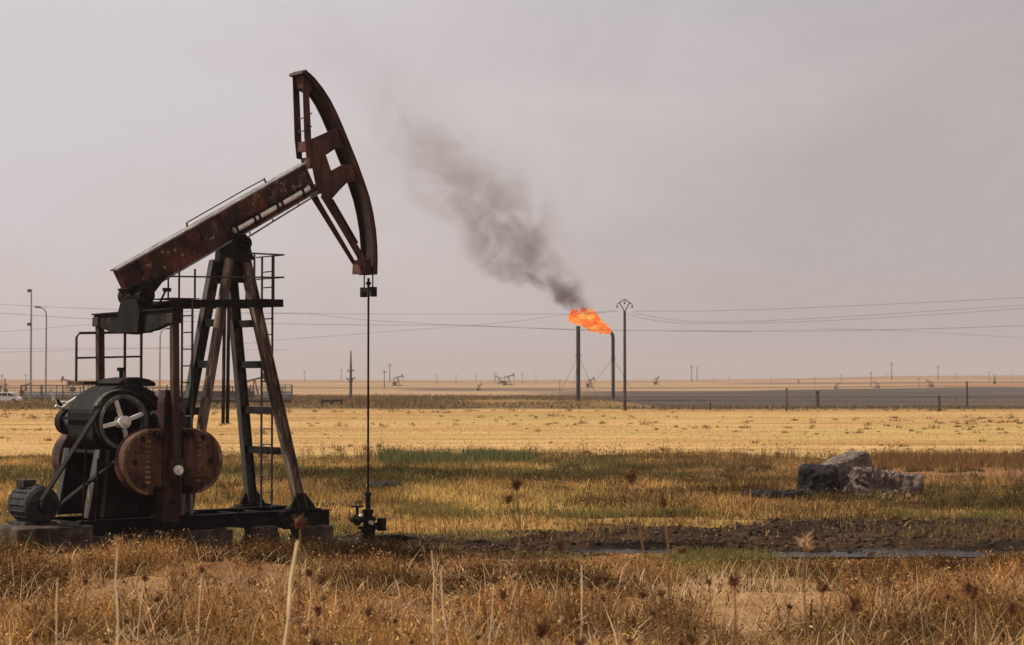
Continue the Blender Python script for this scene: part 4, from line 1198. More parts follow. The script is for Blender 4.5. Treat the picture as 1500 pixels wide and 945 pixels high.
def flame():
    pts = [(897, 486.5, 1.6), (892, 484, 4), (886, 480.5, 6.5), (879, 476.5, 9.5), (872, 471.5, 12.5), (865, 467.5, 13.5), (858, 466.5, 11.5), (850, 466.5, 9.0), (842, 466.5, 7.5), (836, 466, 5.5), (832.5, 465.5, 2)]
    n = 40; rings = 80
    C = []
    for i in range(rings):
        t = i / (rings - 1) * (len(pts) - 1); k = min(int(t), len(pts) - 2); f = t - k
        px, py, r = [pts[k][j] * (1 - f) + pts[k + 1][j] * f for j in range(3)]
        Y = YF2 - .35 - 10 * (i / rings)
        p = at(px, py, Y); C.append((p, r * 1.12 * Y / F_PX))
    V = []; Fc = []
    for i, (p, r) in enumerate(C):
        for k in range(n):
            a = 2 * math.pi * k / n
            d = Vector((.35 * math.cos(a), .8 * math.cos(a), math.sin(a))) 
            d = Vector((math.cos(a) * .25, math.cos(a) * .9, math.sin(a) * 1.0))
            q = p + d * r
            nz = mnoise.fractal(q * .8, .9, 2.1, 6) * .55 + abs(mnoise.noise(Vector((q.x * .7 + q.z * .4, q.y, q.z * 2.0)))) * .35
            q = p + d * r * (1 + nz * .75) + Vector((-abs(nz) * .9 * r, 0, nz * .35 * r))
            V.append(q)
    for i in range(rings - 1):
        for k in range(n):
            a = i * n + k; b = i * n + (k + 1) % n; Fc.append((a, b, b + n, a + n))
    Fc.append(tuple(range(n))[::-1]); Fc.append(tuple((rings - 1) * n + k for k in range(n)))
    m, nt, out = new_mat('burning gas'); L = nt.links
    g = N(nt, 'ShaderNodeNewGeometry')
    fm = N(nt, 'ShaderNodeMapping'); fm.inputs['Rotation'].default_value = (0, R_(-35), 0); fm.inputs['Scale'].default_value = (.55, .8, 1.25); L.new(g.outputs['Position'], fm.inputs['Vector'])
    n1 = noise(nt, fm.outputs[0], .95, 5, .62, 1.6)
    r = ramp(nt, n1.outputs['Fac'], [(.34, (.35, .012, .003)), (.43, (.88, .052, .004)), (.49, (1.0, .12, .008)), (.55, (1.0, .30, .02)), (.62, (1.0, .78, .25))])
    n2 = noise(nt, fm.outputs[0], .8, 4, .6, 1.0)
    dn = N(nt, 'ShaderNodeMapRange'); L.new(n2.outputs['Fac'], dn.inputs['Value']); dn.inputs['From Min'].default_value = .36; dn.inputs['From Max'].default_value = .58; dn.inputs['To Min'].default_value = .12; dn.inputs['To Max'].default_value = 7.0
    em = N(nt, 'ShaderNodeEmission'); L.new(r.outputs[0], em.inputs['Color'])
    st = N(nt, 'ShaderNodeMath', operation='MULTIPLY'); L.new(dn.outputs[0], st.inputs[0]); st.inputs[1].default_value = 1.12; L.new(st.outputs[0], em.inputs['Strength'])
    ab = N(nt, 'ShaderNodeVolumeAbsorption'); ab.inputs['Color'].default_value = (0, 0, 0, 1); L.new(dn.outputs[0], ab.inputs['Density'])
    av = N(nt, 'ShaderNodeAddShader'); L.new(em.outputs[0], av.inputs[0]); L.new(ab.outputs[0], av.inputs[1]); L.new(av.outputs[0], out.inputs['Volume'])
    mb = MB(); mb.add(V, Fc); o = mb.build('flame', m, smooth=False)
    o.data.polygons.foreach_set('use_smooth', [True] * len(o.data.polygons))
    tag(o, 'orange gas flame streaming from the bent flare stack tip', 'flame')


flame()

SMOKE = [(460, 851, 16, .20), (452, 847, 26, .44), (441, 837, 34, .44), (430, 824, 42, .37), (419, 806, 58, .29), (405, 782, 74, .225), (390, 766, 84, .175), (370, 755, 86, .15), (340, 745, 90, .125), (310, 718, 112, .092), (280, 694, 122, .072), (250, 668, 108, .058), (220, 643, 96, .046), (190, 618, 92, .030), (150, 588, 92, .019), (100, 548, 94, .012), (60, 508, 96, .008), (20, 455, 100, .006), (-20, 390, 104, .004), (-50, 330, 100, .001)]


def smoke():
    rows = []
    for py, px, hw, den in SMOKE:
        p = at(px, py, YF2 - 8); rows.append((p.z, p.x, hw * (YF2 - 8) / F_PX, den))
    rows.sort()
    z0, z1 = rows[0][0], rows[-1][0]
    n = 20; V = []; Fc = []
    for z, x, r, d in rows:
        for k in range(n):
            a = 2 * math.pi * k / n; V.append((x + 1.5 * r * math.cos(a), YF2 - 8 + 1.25 * r * math.sin(a), z))
    for i in range(len(rows) - 1):
        for k in range(n):
            a = i * n + k; b = i * n + (k + 1) % n; Fc.append((a, b, b + n, a + n))
    Fc.append(tuple(range(n))[::-1]); Fc.append(tuple((len(rows) - 1) * n + k for k in range(n)))
    m, nt, out = new_mat('black smoke'); L = nt.links
    tc = N(nt, 'ShaderNodeTexCoord')
    # drifting turbulence
    nd = noise(nt, tc.outputs['Object'], .13, 3, .55)
    sb = N(nt, 'ShaderNodeVectorMath', operation='SUBTRACT'); L.new(nd.outputs['Color'], sb.inputs[0]); sb.inputs[1].default_value = (.5, .5, .5)
    scv = N(nt, 'ShaderNodeVectorMath', operation='MULTIPLY'); L.new(sb.outputs[0], scv.inputs[0]); scv.inputs[1].default_value = (6.0, 5.0, 6.0)
    sx0 = N(nt, 'ShaderNodeSeparateXYZ'); L.new(tc.outputs['Object'], sx0.inputs[0])
    grow = N(nt, 'ShaderNodeMapRange'); L.new(sx0.outputs['Z'], grow.inputs['Value'])
    grow.inputs['From Min'].default_value = z0; grow.inputs['From Max'].default_value = z0 + 12; grow.inputs['To Min'].default_value = .45; grow.inputs['To Max'].default_value = 1
    sc2 = N(nt, 'ShaderNodeVectorMath', operation='SCALE'); L.new(scv.outputs[0], sc2.inputs[0]); L.new(grow.outputs[0], sc2.inputs['Scale'])
    ad = N(nt, 'ShaderNodeVectorMath', operation='ADD'); L.new(tc.outputs['Object'], ad.inputs[0]); L.new(sc2.outputs[0], ad.inputs[1])
    sx = N(nt, 'ShaderNodeSeparateXYZ'); L.new(ad.outputs[0], sx.inputs[0])
    mr = N(nt, 'ShaderNodeMapRange'); mr.clamp = True; mr.inputs['From Min'].default_value = z0; mr.inputs['From Max'].default_value = z1
    L.new(sx.outputs['Z'], mr.inputs['Value'])

    def curve(vals):
        lo, hi = min(vals), max(vals)
        c = N(nt, 'ShaderNodeFloatCurve'); cu = c.mapping.curves[0]
        pts = [((z - z0) / (z1 - z0), (v - lo) / (hi - lo)) for (z, _, _, _), v in zip(rows, vals)]
        while len(cu.points) < len(pts): cu.points.new(.5, .5)
        for p, (a, b) in zip(cu.points, pts): p.location = (a, b)
        c.mapping.update(); L.new(mr.outputs[0], c.inputs['Value'])
        k = N(nt, 'ShaderNodeMath', operation='MULTIPLY_ADD'); L.new(c.outputs[0], k.inputs[0]); k.inputs[1].default_value = hi - lo; k.inputs[2].default_value = lo
        return k.outputs[0]

    xc = curve([r[1] for r in rows]); rad = curve([r[2] for r in rows])
    ld = [math.log(r[3]) for r in rows]; dl = curve(ld)
    de0 = N(nt, 'ShaderNodeMath', operation='EXPONENT'); L.new(dl, de0.inputs[0]); den = N(nt, 'ShaderNodeMath', operation='MULTIPLY'); L.new(de0.outputs[0], den.inputs[0]); den.inputs[1].default_value = .74
    dx = N(nt, 'ShaderNodeMath', operation='SUBTRACT'); L.new(sx.outputs['X'], dx.inputs[0]); L.new(xc, dx.inputs[1])
    dy = N(nt, 'ShaderNodeMath', operation='SUBTRACT'); L.new(sx.outputs['Y'], dy.inputs[0]); dy.inputs[1].default_value = YF2 - 8
    cb = N(nt, 'ShaderNodeCombineXYZ'); L.new(dx.outputs[0], cb.inputs[0]); L.new(dy.outputs[0], cb.inputs[1])
    ln = N(nt, 'ShaderNodeVectorMath', operation='LENGTH'); L.new(cb.outputs[0], ln.inputs[0])
    dv = N(nt, 'ShaderNodeMath', operation='DIVIDE'); L.new(ln.outputs['Value'], dv.inputs[0]); L.new(rad, dv.inputs[1])
    fall = N(nt, 'ShaderNodeMapRange', interpolation_type='SMOOTHSTEP'); L.new(dv.outputs[0], fall.inputs['Value'])
    fall.inputs['From Min'].default_value = .15; fall.inputs['From Max'].default_value = 1.1; fall.inputs['To Min'].default_value = 1; fall.inputs['To Max'].default_value = 0
    n1 = noise(nt, tc.outputs['Object'], .19, 8, .68, .8)
    thr = N(nt, 'ShaderNodeMapRange', interpolation_type='SMOOTHSTEP'); L.new(n1.outputs['Fac'], thr.inputs['Value'])
    thr.inputs['From Min'].default_value = .42; thr.inputs['From Max'].default_value = .61; thr.inputs['To Min'].default_value = .02; thr.inputs['To Max'].default_value = 1.7
    a = N(nt, 'ShaderNodeMath', operation='MULTIPLY'); L.new(den.outputs[0], a.inputs[0]); L.new(fall.outputs[0], a.inputs[1])
    b = N(nt, 'ShaderNodeMath', operation='MULTIPLY'); L.new(a.outputs[0], b.inputs[0]); L.new(thr.outputs[0], b.inputs[1])
    pv = N(nt, 'ShaderNodeVolumePrincipled'); pv.inputs['Color'].default_value = (.33, .28, .25, 1)
    L.new(b.outputs[0], pv.inputs['Density']); L.new(pv.outputs[0], out.inputs['Volume'])
    mb = MB(); mb.add(V, Fc); o = mb.build('smoke', m)
    tag(o, 'dark smoke plume drifting up and left from the gas flame', 'smoke', kind='stuff')


smoke()

# ------------------------------------------------------------------ poles, lamps, wires
def utility_pole(px, pyt, pyb_unused, Y, label, group=None, kind='v'):
    t = at(px, pyt, Y); z0 = gz1(t.x, Y); h = t.z - z0
    E_ = empty('utility_pole', (t.x, Y, z0), 0, label, 'utility pole', group)
    m = MB()
    if kind == 'v':
        hp = h - 1.35
        m.tube([(0, 0, -.3), (0, 0, hp)], [.19, .15], 10); m.build('pole_shaft', M_POLE, E_, smooth=True)
        m = MB()
        m.bar((0, 0, hp - .1), (-.55, 0, hp + .95), .11, .10); m.bar((0, 0, hp - .1), (.55, 0, hp + .95), .11, .10)
        m.bar((-.80, 0, hp + .78), (0, 0, hp + 1.33), .10, .09); m.bar((.80, 0, hp + .78), (0, 0, hp + 1.33), .10, .09)
        m.build('crossarm', M_POLE, E_)
        for (x, z) in ((-.84, hp + .78), (.84, hp + .78), (0, hp + 1.2)):
            m = MB(); m.tube([(x, 0, z), (x, 0, z - .16), (x, 0, z - .2), (x, 0, z - .42)], [.03, .03, .09, .08], 8); m.build('insulator', M_LAMP, E_)
    else:
        m.tube([(0, 0, -.3), (0, 0, h * .62), (0, 0, h)], [.26, .2, .10], 8); m.build('pole_shaft', M_POLE, E_, smooth=True)
        m = MB()
        for z, w in ((h * .42, .75), (h * .58, .6)): m.bar((-w, 0, z), (w, .1, z + .12), .12, .14)
        m.bar((-.5, 0, h * .42), (0, 0, h * .3), .08, .08); m.box((.1, -.15, h * .40), (.5, .4, .6))
        m.build('crossarm', M_POLE, E_)
        for x in (-.7, .65, -.5, .5):
            m = MB(); z = h * .42 if abs(x) > .55 else h * .58
            m.tube([(x, 0, z + .1), (x, 0, z + .38)], .07, 8); m.build('insulator', M_LAMP, E_)
    return E_


utility_pole(915, 438, 602, 212, 'tall dark utility pole with a V shaped top beside the flare')
utility_pole(514, 514, 585, 330, 'old dark utility pole with short crossarms behind the polished rod', kind='x')


def far_pole(px, pyt, Y, label, group, proto=[None]):
    t = at(px, pyt, Y); z0 = gz1(t.x, Y); h = max(t.z - z0, 2.0)
    if proto[0] is None:
        E_ = empty('power_pole', (0, 0, 0), 0, label, 'utility pole', group)
        m = MB(); m.tube([(0, 0, -.05), (0, 0, 1.0)], [.022, .016], 6); m.build('pole_shaft', M_POLE, E_)
        m = MB(); m.bar((-.12, 0, .9), (.12, 0, .9), .02, .02); m.bar((-.08, 0, .97), (.08, 0, .97), .02, .02); m.build('crossarm', M_POLE, E_)
        proto[0] = E_; E = E_
    else:
        E = copy_tree(proto[0])
    E.location = (t.x, Y, z0); E.scale = (h * 1.2, h * 1.2, h); E.rotation_euler = (0, 0, (px * 37 % 100) / 100 * .8)
    tag(E, label, 'utility pole', group)
    return E


GP = 'small power poles along the horizon'
LP_ = 'thin hazy power pole standing on the distant skyline'
for px, pyt, Y, lab in ((1013, 535, 1300, 'thin tall power pole on the skyline past the V topped pole'), (1021, 538, 1400, 'thin hazy pole close beside the tall skyline pole'), (571, 533, 1200, 'tall hazy pole behind the small pump near the rod'), (446, 543, 1300, 'hazy pole on the skyline just past the big pump leg'),
                        (500, 541, 1350, 'hazy pole beside the old crossarm pole'), (1306, 531, 1200, 'tall thin power pole on the skyline over the dark ploughed field'), (1374, 536, 1150, 'hazy tall pole above the tilted rusty pump'), (1276, 545, 800, 'brown power pole before the far ridge over the ploughed field'),
                        (1232, 549, 850, 'hazy pole above the tiny pump on the tan strip'), (1193, 552, 900, 'hazy pole above the thick post of the ploughed field'), (1130, 551, 1000, 'hazy pole above the slim post of the ploughed field'), (640, 549, 1000, 'hazy pole alone between the two skyline pump groups'), (725, 545, 1200, 'hazy pole between the tilted and raised head skyline pumps'), (765, 547, 1200, 'hazy pole just past the raised head skyline pump'), (785, 549, 1300, 'fainter hazy pole before the flare stacks'),
                        (563, 543, 700, 'short dark pole beside the skyline pump near the polished rod'), (1346, 554, 700, 'short post on the pale strip beyond the ploughed field'), (1449, 545, 1000, None), (1481, 546, 1100, 'hazy pole past the end on pump on the ridge'), (1400, 546, 1200, 'hazy pole between the tilted rusty pump and the end on pump'), (1298, 546, 1300, 'hazy pole above the first rusty pump'),
                        (820, 556, 620, 'short pole beside the straight flare stack'), (668, 549, 1150, 'hazy pole above the low slope pump'), (697, 548, 1250, 'fainter hazy pole near the low slope pump'), (1045, 552, 1200, 'short hazy pole past the paired tall poles'), (1067, 551, 1300, 'fainter short hazy pole past the paired tall poles'), (1330, 548, 1250, 'hazy pole between the two rusty pumps'), (3, 549, 700, 'short pole behind the compound above the white car'), (38, 548, 800, 'hazy pole beside the floodlight mast')):
    far_pole(px, pyt, Y, lab, GP)


def field_post(px, pyt, pyb, label, w=.09):
    Y = 9240 / (pyb - 558); X = (px - 750) / 2800 * Y
    z0 = gz1(X, Y); t = at(px, pyt, Y); h = t.z - z0
    m = MB(); m.tube([(0, 0, -.2), (.02, 0, h * .5), (.0, 0, h)], [w * 1.15, w, w * .9], 7); m.box((0, 0, h - .03), (w * 2.6, w * 2.2, .08))
    o = m.build('marker_post', M_POLE); o.location = (X, Y, z0)
    return tag(o, label, 'post', 'posts at the edge of the ploughed field')


field_post(1152, 569, 602.5, 'slim dark post beside the thick one at the ploughed field edge')
field_post(1197, 573, 597, 'thickest dark post standing inside the ploughed field', .22)
field_post(1375, 580, 603, 'short stout post before the tallest post of the ploughed field', .15)
field_post(1416, 559, 596, 'tallest dark post of the ploughed field', .13)
field_post(1040, 590, 601, 'stubby dark stump at the near edge of the ploughed field', .11)


def lamp_mast(px, pyt, Y, label, kind):
    t = at(px, pyt, Y); z0 = gz1(t.x, Y); h = t.z - z0
    E_ = empty('lamp_post', (t.x, Y, z0), 0, label, 'lamp post')
    m = MB()
    if kind == 'flood':
        m.tube([(0, 0, -.3), (0, 0, h * .72), (0, 0, h - .4)], [.17, .14, .10], 8); m.build('mast', M_GREY, E_)
        for (z, x) in ((h, -.25), (h * .70, -.25)):
            m = MB(); m.box((x, -.1, z - .1), (.62, .5, .46)); m.tube([(x + .2, 0, z - .2), (0, 0, z - .55)], .05, 6); m.build('floodlight', M_LAMP, E_, .03)
    else:
        d = -1 if kind == 'left' else 1
        m.tube([(0, 0, -.3), (0, 0, h - 1.2), (d * .2, 0, h - .5), (d * .6, 0, h - .15), (d * 1.0, 0, h - .05)], [.13, .11, .09, .08, .07], 8); m.build('mast', M_GREY, E_)
        m = MB(); m.box((d * 1.35, 0, h), (.95, .4, .24), Matrix.Rotation(R_(-8 * d), 3, 'Y')); m.build('lamp_head', M_LAMP, E_, .04)


lamp_mast(46, 425, 300, 'tall grey mast with two floodlights behind the wire fence', 'flood')
lamp_mast(68, 450, 300, 'grey street lamp with a curved arm beside the floodlight mast', 'left')
lamp_mast(234.5, 481, 300, 'thin grey lamp post seen between the pitman arms', 'right')


def wires():
    G = 'overhead wires crossing the plain'
    # each wire: surveyed points on one upright plane
    W = [(215, [(-260, 436), (0, 446), (130, 452), (400, 459), (650, 460), (840, 460), (904, 456)], 'upper overhead wire passing behind the pump to the V topped pole'),
         (215, [(926, 456), (1060, 455), (1250, 448), (1500, 436), (1760, 421)], 'uppermost overhead wire over the ploughed field'),
         (216, [(926, 458), (1000, 470), (1100, 470.5), (1250, 463), (1500, 447), (1760, 428)], 'second highest overhead wire over the ploughed field'),
         (217, [(915, 459), (990, 473), (1150, 472), (1300, 465), (1500, 452), (1760, 433)], 'third highest overhead wire over the ploughed field'),
         (260, [(-260, 449), (0, 459), (135, 467), (400, 474), (540, 476), (690, 477), (830, 483), (900, 484), (1120, 485), (1300, 483), (1500, 477), (1760, 466)], 'darkest overhead wire running level past the flare tips'),
         (240, [(-260, 492), (0, 486), (135, 475), (400, 458.5), (540, 469), (690, 477.5), (765, 480), (880, 483.5), (1100, 486)], 'sagging overhead wire that crosses the others behind the polished rod'),
         (255, [(-200, 518), (0, 516), (300, 507), (400, 499), (540, 488), (690, 477), (760, 470), (830, 461), (904, 455)], 'overhead wire rising from the compound to the V topped pole'),
         (300, [(-260, 511), (0, 511), (140, 510), (270, 511), (420, 513)], 'lowest faint overhead wire behind the small walkway'),
         (310, [(1200, 481), (1300, 484), (1400, 489), (1500, 495), (1760, 512)], 'faint overhead wire sloping down over the ploughed field')]
    for Y, pts, lab in W:
        P = [at(px, py, Y) for px, py in pts]
        Q = []
        for i in range(len(P) - 1):      # Catmull-Rom
            p0 = P[max(i - 1, 0)]; p1 = P[i]; p2 = P[i + 1]; p3 = P[min(i + 2, len(P) - 1)]
            for k in range(6):
                t = k / 6
                Q.append(.5 * ((2 * p1) + (p2 - p0) * t + (2 * p0 - 5 * p1 + 4 * p2 - p3) * t * t + (3 * p1 - p0 - 3 * p2 + p3) * t ** 3))
        Q.append(P[-1])
        m = MB(); m.tube(Q, .026 if 'darkest' in lab else .019, 5)
        o = m.build('overhead_wire', M_CABLE); tag(o, lab, 'wire', G)


wires()

# ------------------------------------------------------------------ small pump jacks on the horizon
def small_pump():
    E_ = empty('small_pump_jack', (0, 0, 0), 0, '', 'pump jack')
    m = MB(); m.box((-.6, 0, .2), (6.5, 1.4, .4)); m.build('base', M_BLACK, E_)
    m = MB()
    for s in (-1, 1): m.bar((1.2, s * .7, .4), (.1, s * .15, 5.2), .22, .22); m.bar((-1.0, s * .5, .4), (-.1, s * .15, 5.2), .22, .22)
    m.bar((.55, -.5, 2.6), (.55, .5, 2.6), .15, .2); m.build('post', M_POLE, E_)
    a = R_(14); c, s = math.cos(a), math.sin(a)
    m = MB(); m.bar((-2.9 * c, 0, 5.4 - 2.9 * s), (2.6 * c, 0, 5.4 + 2.6 * s), .4, .55); m.build('walking_beam', M_HEAD, E_)
    m = MB(); O = []; I = []
    for k in range(9):
        t = a + R_(-24 + 6 * k); O.append((3.5 * math.cos(t), 5.4 + 3.5 * math.sin(t))); r = 2.9 - .5 * (1 - abs(k - 4) / 4) + .25; I.append((r * math.cos(t), 5.4 + r * math.sin(t)))
    m.strip(O, I, -.25, .25); m.build('horsehead', M_HEAD, E_)
    m = MB(); m.tube([(3.45, 0, 5.0), (3.45, 0, .1)], .05, 5); m.build('polished_rod', M_BLACK, E_)
    m = MB()
    for s_ in (-1, 1): m.bar((-2.7, s_ * .9, 4.75), (-2.6, s_ * .9, 1.6), .14, .14, (1, 0, 0))
    m.bar((-2.75, -1, 4.75), (-2.75, 1, 4.75), .2, .3); m.build('pitman_arm', M_BLACK, E_)
    for y_ in (-.95, .7): m = MB(); m.disc((-2.4, 1.7), .95, y_, y_ + .25, 16); m.build('counterweight', M_WEIGHT, E_)
    m = MB(); m.box((-2.4, 0, 1.5), (1.5, 1.1, 2.2)); m.build('gearbox', M_BLACK, E_)
    return E_


def far_pumps():
    G = 'small pump jacks scattered along the horizon'
    P = [(745, 544, 900, .2, 1.0, 'small pump jack with raised head between the rod and the flare'),
         (731, 548, 1050, 2.6, .8, 'small tilted pump jack close beside the raised head skyline pump'),
         (583, 545.5, 900, .5, 1.0, 'small pump jack on the skyline just past the polished rod'),
         (702, 560, 640, 1.0, .75, 'small pump jack low on the slope under the skyline pumps'),
         (865, 550, 800, .6, 1.25, 'small pump jack seen between the two flare stacks'),
         (962, 549, 950, .9, 1.05, 'hazy pump jack on the skyline past the V topped pole'),
         (1284, 557, 690, 2.5, 1.15, 'small rusty pump jack at the far edge of the ploughed field'),
         (1362, 554, 720, 2.4, 1.2, 'small rusty pump jack with tilted beam above the middle of the ploughed field'),
         (1457, 547, 850, 1.3, 1.1, 'dark end on pump jack standing alone on the far ridge'),
         (1170, 554, 1000, 1.2, .8, 'tiny pump jack on the skyline above the middle of the dark field'),
         (1226, 562, 680, .3, .6, 'tiny dark pump jack on the tan strip below the rusty pumps'),
         (373, 548, 420, .35, .9, 'dark pump jack with raised beam seen between the front legs of the big pump'),
         (100, 552, 520, 2.8, .75, 'small pump jack on the skyline beside the rear walkway'),
         (38, 559, 470, .8, .6, 'small pump jack behind the compound near the floodlight mast'),
         (8, 556, 480, 1.9, .8, 'small pump jack behind the compound above the white car')]
    proto = small_pump()
    for i, (px, pyt, Y, rz, sc, lab) in enumerate(P):
        o = proto if i == 0 else copy_tree(proto)
        t = at(px, pyt, Y); z0 = gz1(t.x, Y); h = max(t.z - z0, 2.5)
        s = h / 7.1 * (.85 if Y > 600 else 1)
        o.location = (t.x, Y, z0); o.scale = (s, s, s); o.rotation_euler = (0, 0, rz)
        tag(o, lab, 'pump jack', G)


far_pumps()


# ------------------------------------------------------------------ compound on the left: fence, pipes, car, sheds
def compound():
    gx = lambda px, Y: (px - 750) / 2800 * Y
    Yc = 292.0
    # fence
    x0, x1 = gx(-60, Yc), gx(428, Yc)
    E_ = empty('fence', (x0, Yc, gz1(x0, Yc)), 0, 'long dark wire fence with posts around the pipe compound', 'fence')
    n = 17; L_ = x1 - x0
    for i in range(n):
        x = L_ * i / (n - 1); z = gz1(x0 + x, Yc) - E_.location.z
        m = MB(); m.bar((x, 0, z - .2), (x, 0, z + 2.7), .16, .16, (1, 0, 0)); m.build('fence_post', M_POLE, E_)
    m = MB()
    for k in range(7): m.bar((0, .1, .35 + k * .36), (L_, .1, .35 + k * .36), .05, .06)
    for i in range(130): x = L_ * i / 129; m.bar((x, .1, .2), (x, .1, 2.5), .03, .03, (1, 0, 0))
    m.build('wire_panel', M_LAMP, E_)
    # raised pipes
    for (px0, px1, py, Y, r, lab) in ((236, 427, 586.5, 262, .28, 'long dark raised pipe behind the post legs of the big pump'),
                                      (469, 503, 586.5, 262, .36, 'short dark trough on supports beside the polished rod'),
                                      (82, 112, 589, 255, .16, 'pale pipe lying in the scrub behind the brake drum')):
        a = at(px0, py, Y); b = at(px1, py, Y); z0 = gz1((a.x + b.x) / 2, Y)
        E_ = empty('pipe', ((a.x + b.x) / 2, Y, z0), 0, lab, 'pipe'); Lh = (b.x - a.x) / 2; h = a.z - z0
        m = MB()
        if 'trough' in lab: m.prism([(-Lh, h + .1), (Lh, h + .14), (Lh * .92, h - .2), (-Lh * .75, h - .26)], -.6, .6)
        else: m.tube([(-Lh, 0, h), (Lh, 0, h)], r, 10); m.tube([(Lh - .5, 0, h), (Lh, 0, h)], r * 1.3, 10); m.tube([(-Lh, 0, h), (-Lh + .4, 0, h)], r * 1.3, 10)
        m.build('pipe_body', M_WHITE if 'pale' in lab else M_DARKRUST, E_)
        for x in np.linspace(-Lh * .8, Lh * .85, 3 if Lh < 4 else 6):
            m = MB(); m.bar((float(x), 0, -.2), (float(x), 0, h), .16, .3, (1, 0, 0)); m.build('support', M_DARKRUST, E_)
    # grey tanks / pipe racks
    for i, (px, Y, w, hh, lab) in enumerate(((95, 315, 13, 2.6, 'low grey pipe manifold behind the fence under the walkway'), (215, 318, 11, 2.2, 'low grey pipe manifold behind the fence and crank'), (320, 320, 12, 2.4, 'low grey pipe manifold behind the fence between the post legs'), (405, 316, 5, 2.7, 'pipe manifold with pale rails seen through the ladder'))):
        X = gx(px, Y); z0 = gz1(X, Y); E_ = empty('pipe_manifold', (X, Y, z0), 0, lab, 'pipe manifold')
        m = MB(); 
        for k in range(3): m.tube([(-w / 2, k * .4, .7 + k * .35), (w / 2, k * .4, .7 + k * .35)], .16, 8)
        m.build('pipe_run', M_MOTOR if i in (1, 2) else M_GREY, E_)
        m = MB()
        for x in np.linspace(-w / 2, w / 2, 6): m.tube([(float(x), 0, 0), (float(x), 0, hh)], .07, 6)
        m.tube([(-w / 2, 0, hh), (w / 2, 0, hh)], .07, 6); m.build('rack_frame', M_POLE if i < 3 else M_GREY, E_)
        m = MB(); m.tube([(w * .2, 0, 1.4), (w * .2, 0, 2.2)], .1, 8); m.tube([(w * .2, -.05, 2.2), (w * .2, -.05, 2.28)], .35, 12); m.build('valve_wheel', M_LAMP, E_)
    # white block in the compound
    X = gx(76, 305); m = MB(); m.tube([(-.3, 0, 1.9), (0, 0, 1.6), (.3, 0, 1.0), (.32, 0, .0)], [.22, .24, .26, .26], 10); o = m.build('vent_pipe', M_WHITE, smooth=True); o.location = (X, 305, gz1(X, 305)); tag(o, 'curved white vent pipe behind the fence near the street lamp', 'vent pipe')
    # parked white car
    X = gx(8, 285); z0 = gz1(X, 285); E_ = empty('parked_car', (X, 285, z0), 0, 'white parked car standing behind the wire fence', 'car')
    body = [(-2.3, .35), (-2.35, .75), (-2.15, .95), (-1.2, 1.02), (1.2, 1.02), (2.1, .92), (2.4, .75), (2.4, .38)]
    roof = [(-1.75, 1.02), (-1.35, 1.52), (-.9, 1.62), (.75, 1.62), (1.25, 1.5), (2.0, 1.0), (1.85, .98), (1.12, 1.42), (.7, 1.52), (-.85, 1.52), (-1.25, 1.44), (-1.58, 1.0)]
    m = MB(); m.prism(body, -.85, .85)
    for y in (-.82, .76): m.prism(roof, y, y + .06)
    m.prism([(-1.3, 1.52), (.95, 1.54), (.75, 1.63), (-.95, 1.63)], -.80, .80); m.build('body', M_CAR, E_, .03)
    m = MB(); m.prism([(-1.55, 1.03), (-1.22, 1.46), (-.85, 1.515), (.7, 1.515), (1.1, 1.4), (1.75, 1.03)], -.78, .78); m.build('window', M_GLASS, E_)
    for x in (-.25, .55):
        m = MB(); m.bar((x, -.83, 1.02), (x - .12 if x < 0 else x, -.80, 1.53), .03, .07, (1, 0, 0)); m.build('door_pillar', M_CAR, E_)
    for x in (-1.45, 1.5):
        for y in (-.86, .66):
            m = MB(); m.disc((x, .34), .34, y, y + .2, 20); w = m.build('wheel', M_RUBBER, E_); m = MB(); m.disc((x, .34), .2, y - .01 if y < 0 else y + .2, y if y < 0 else y + .21, 14); m.build('rim', M_GREY, w)


compound()

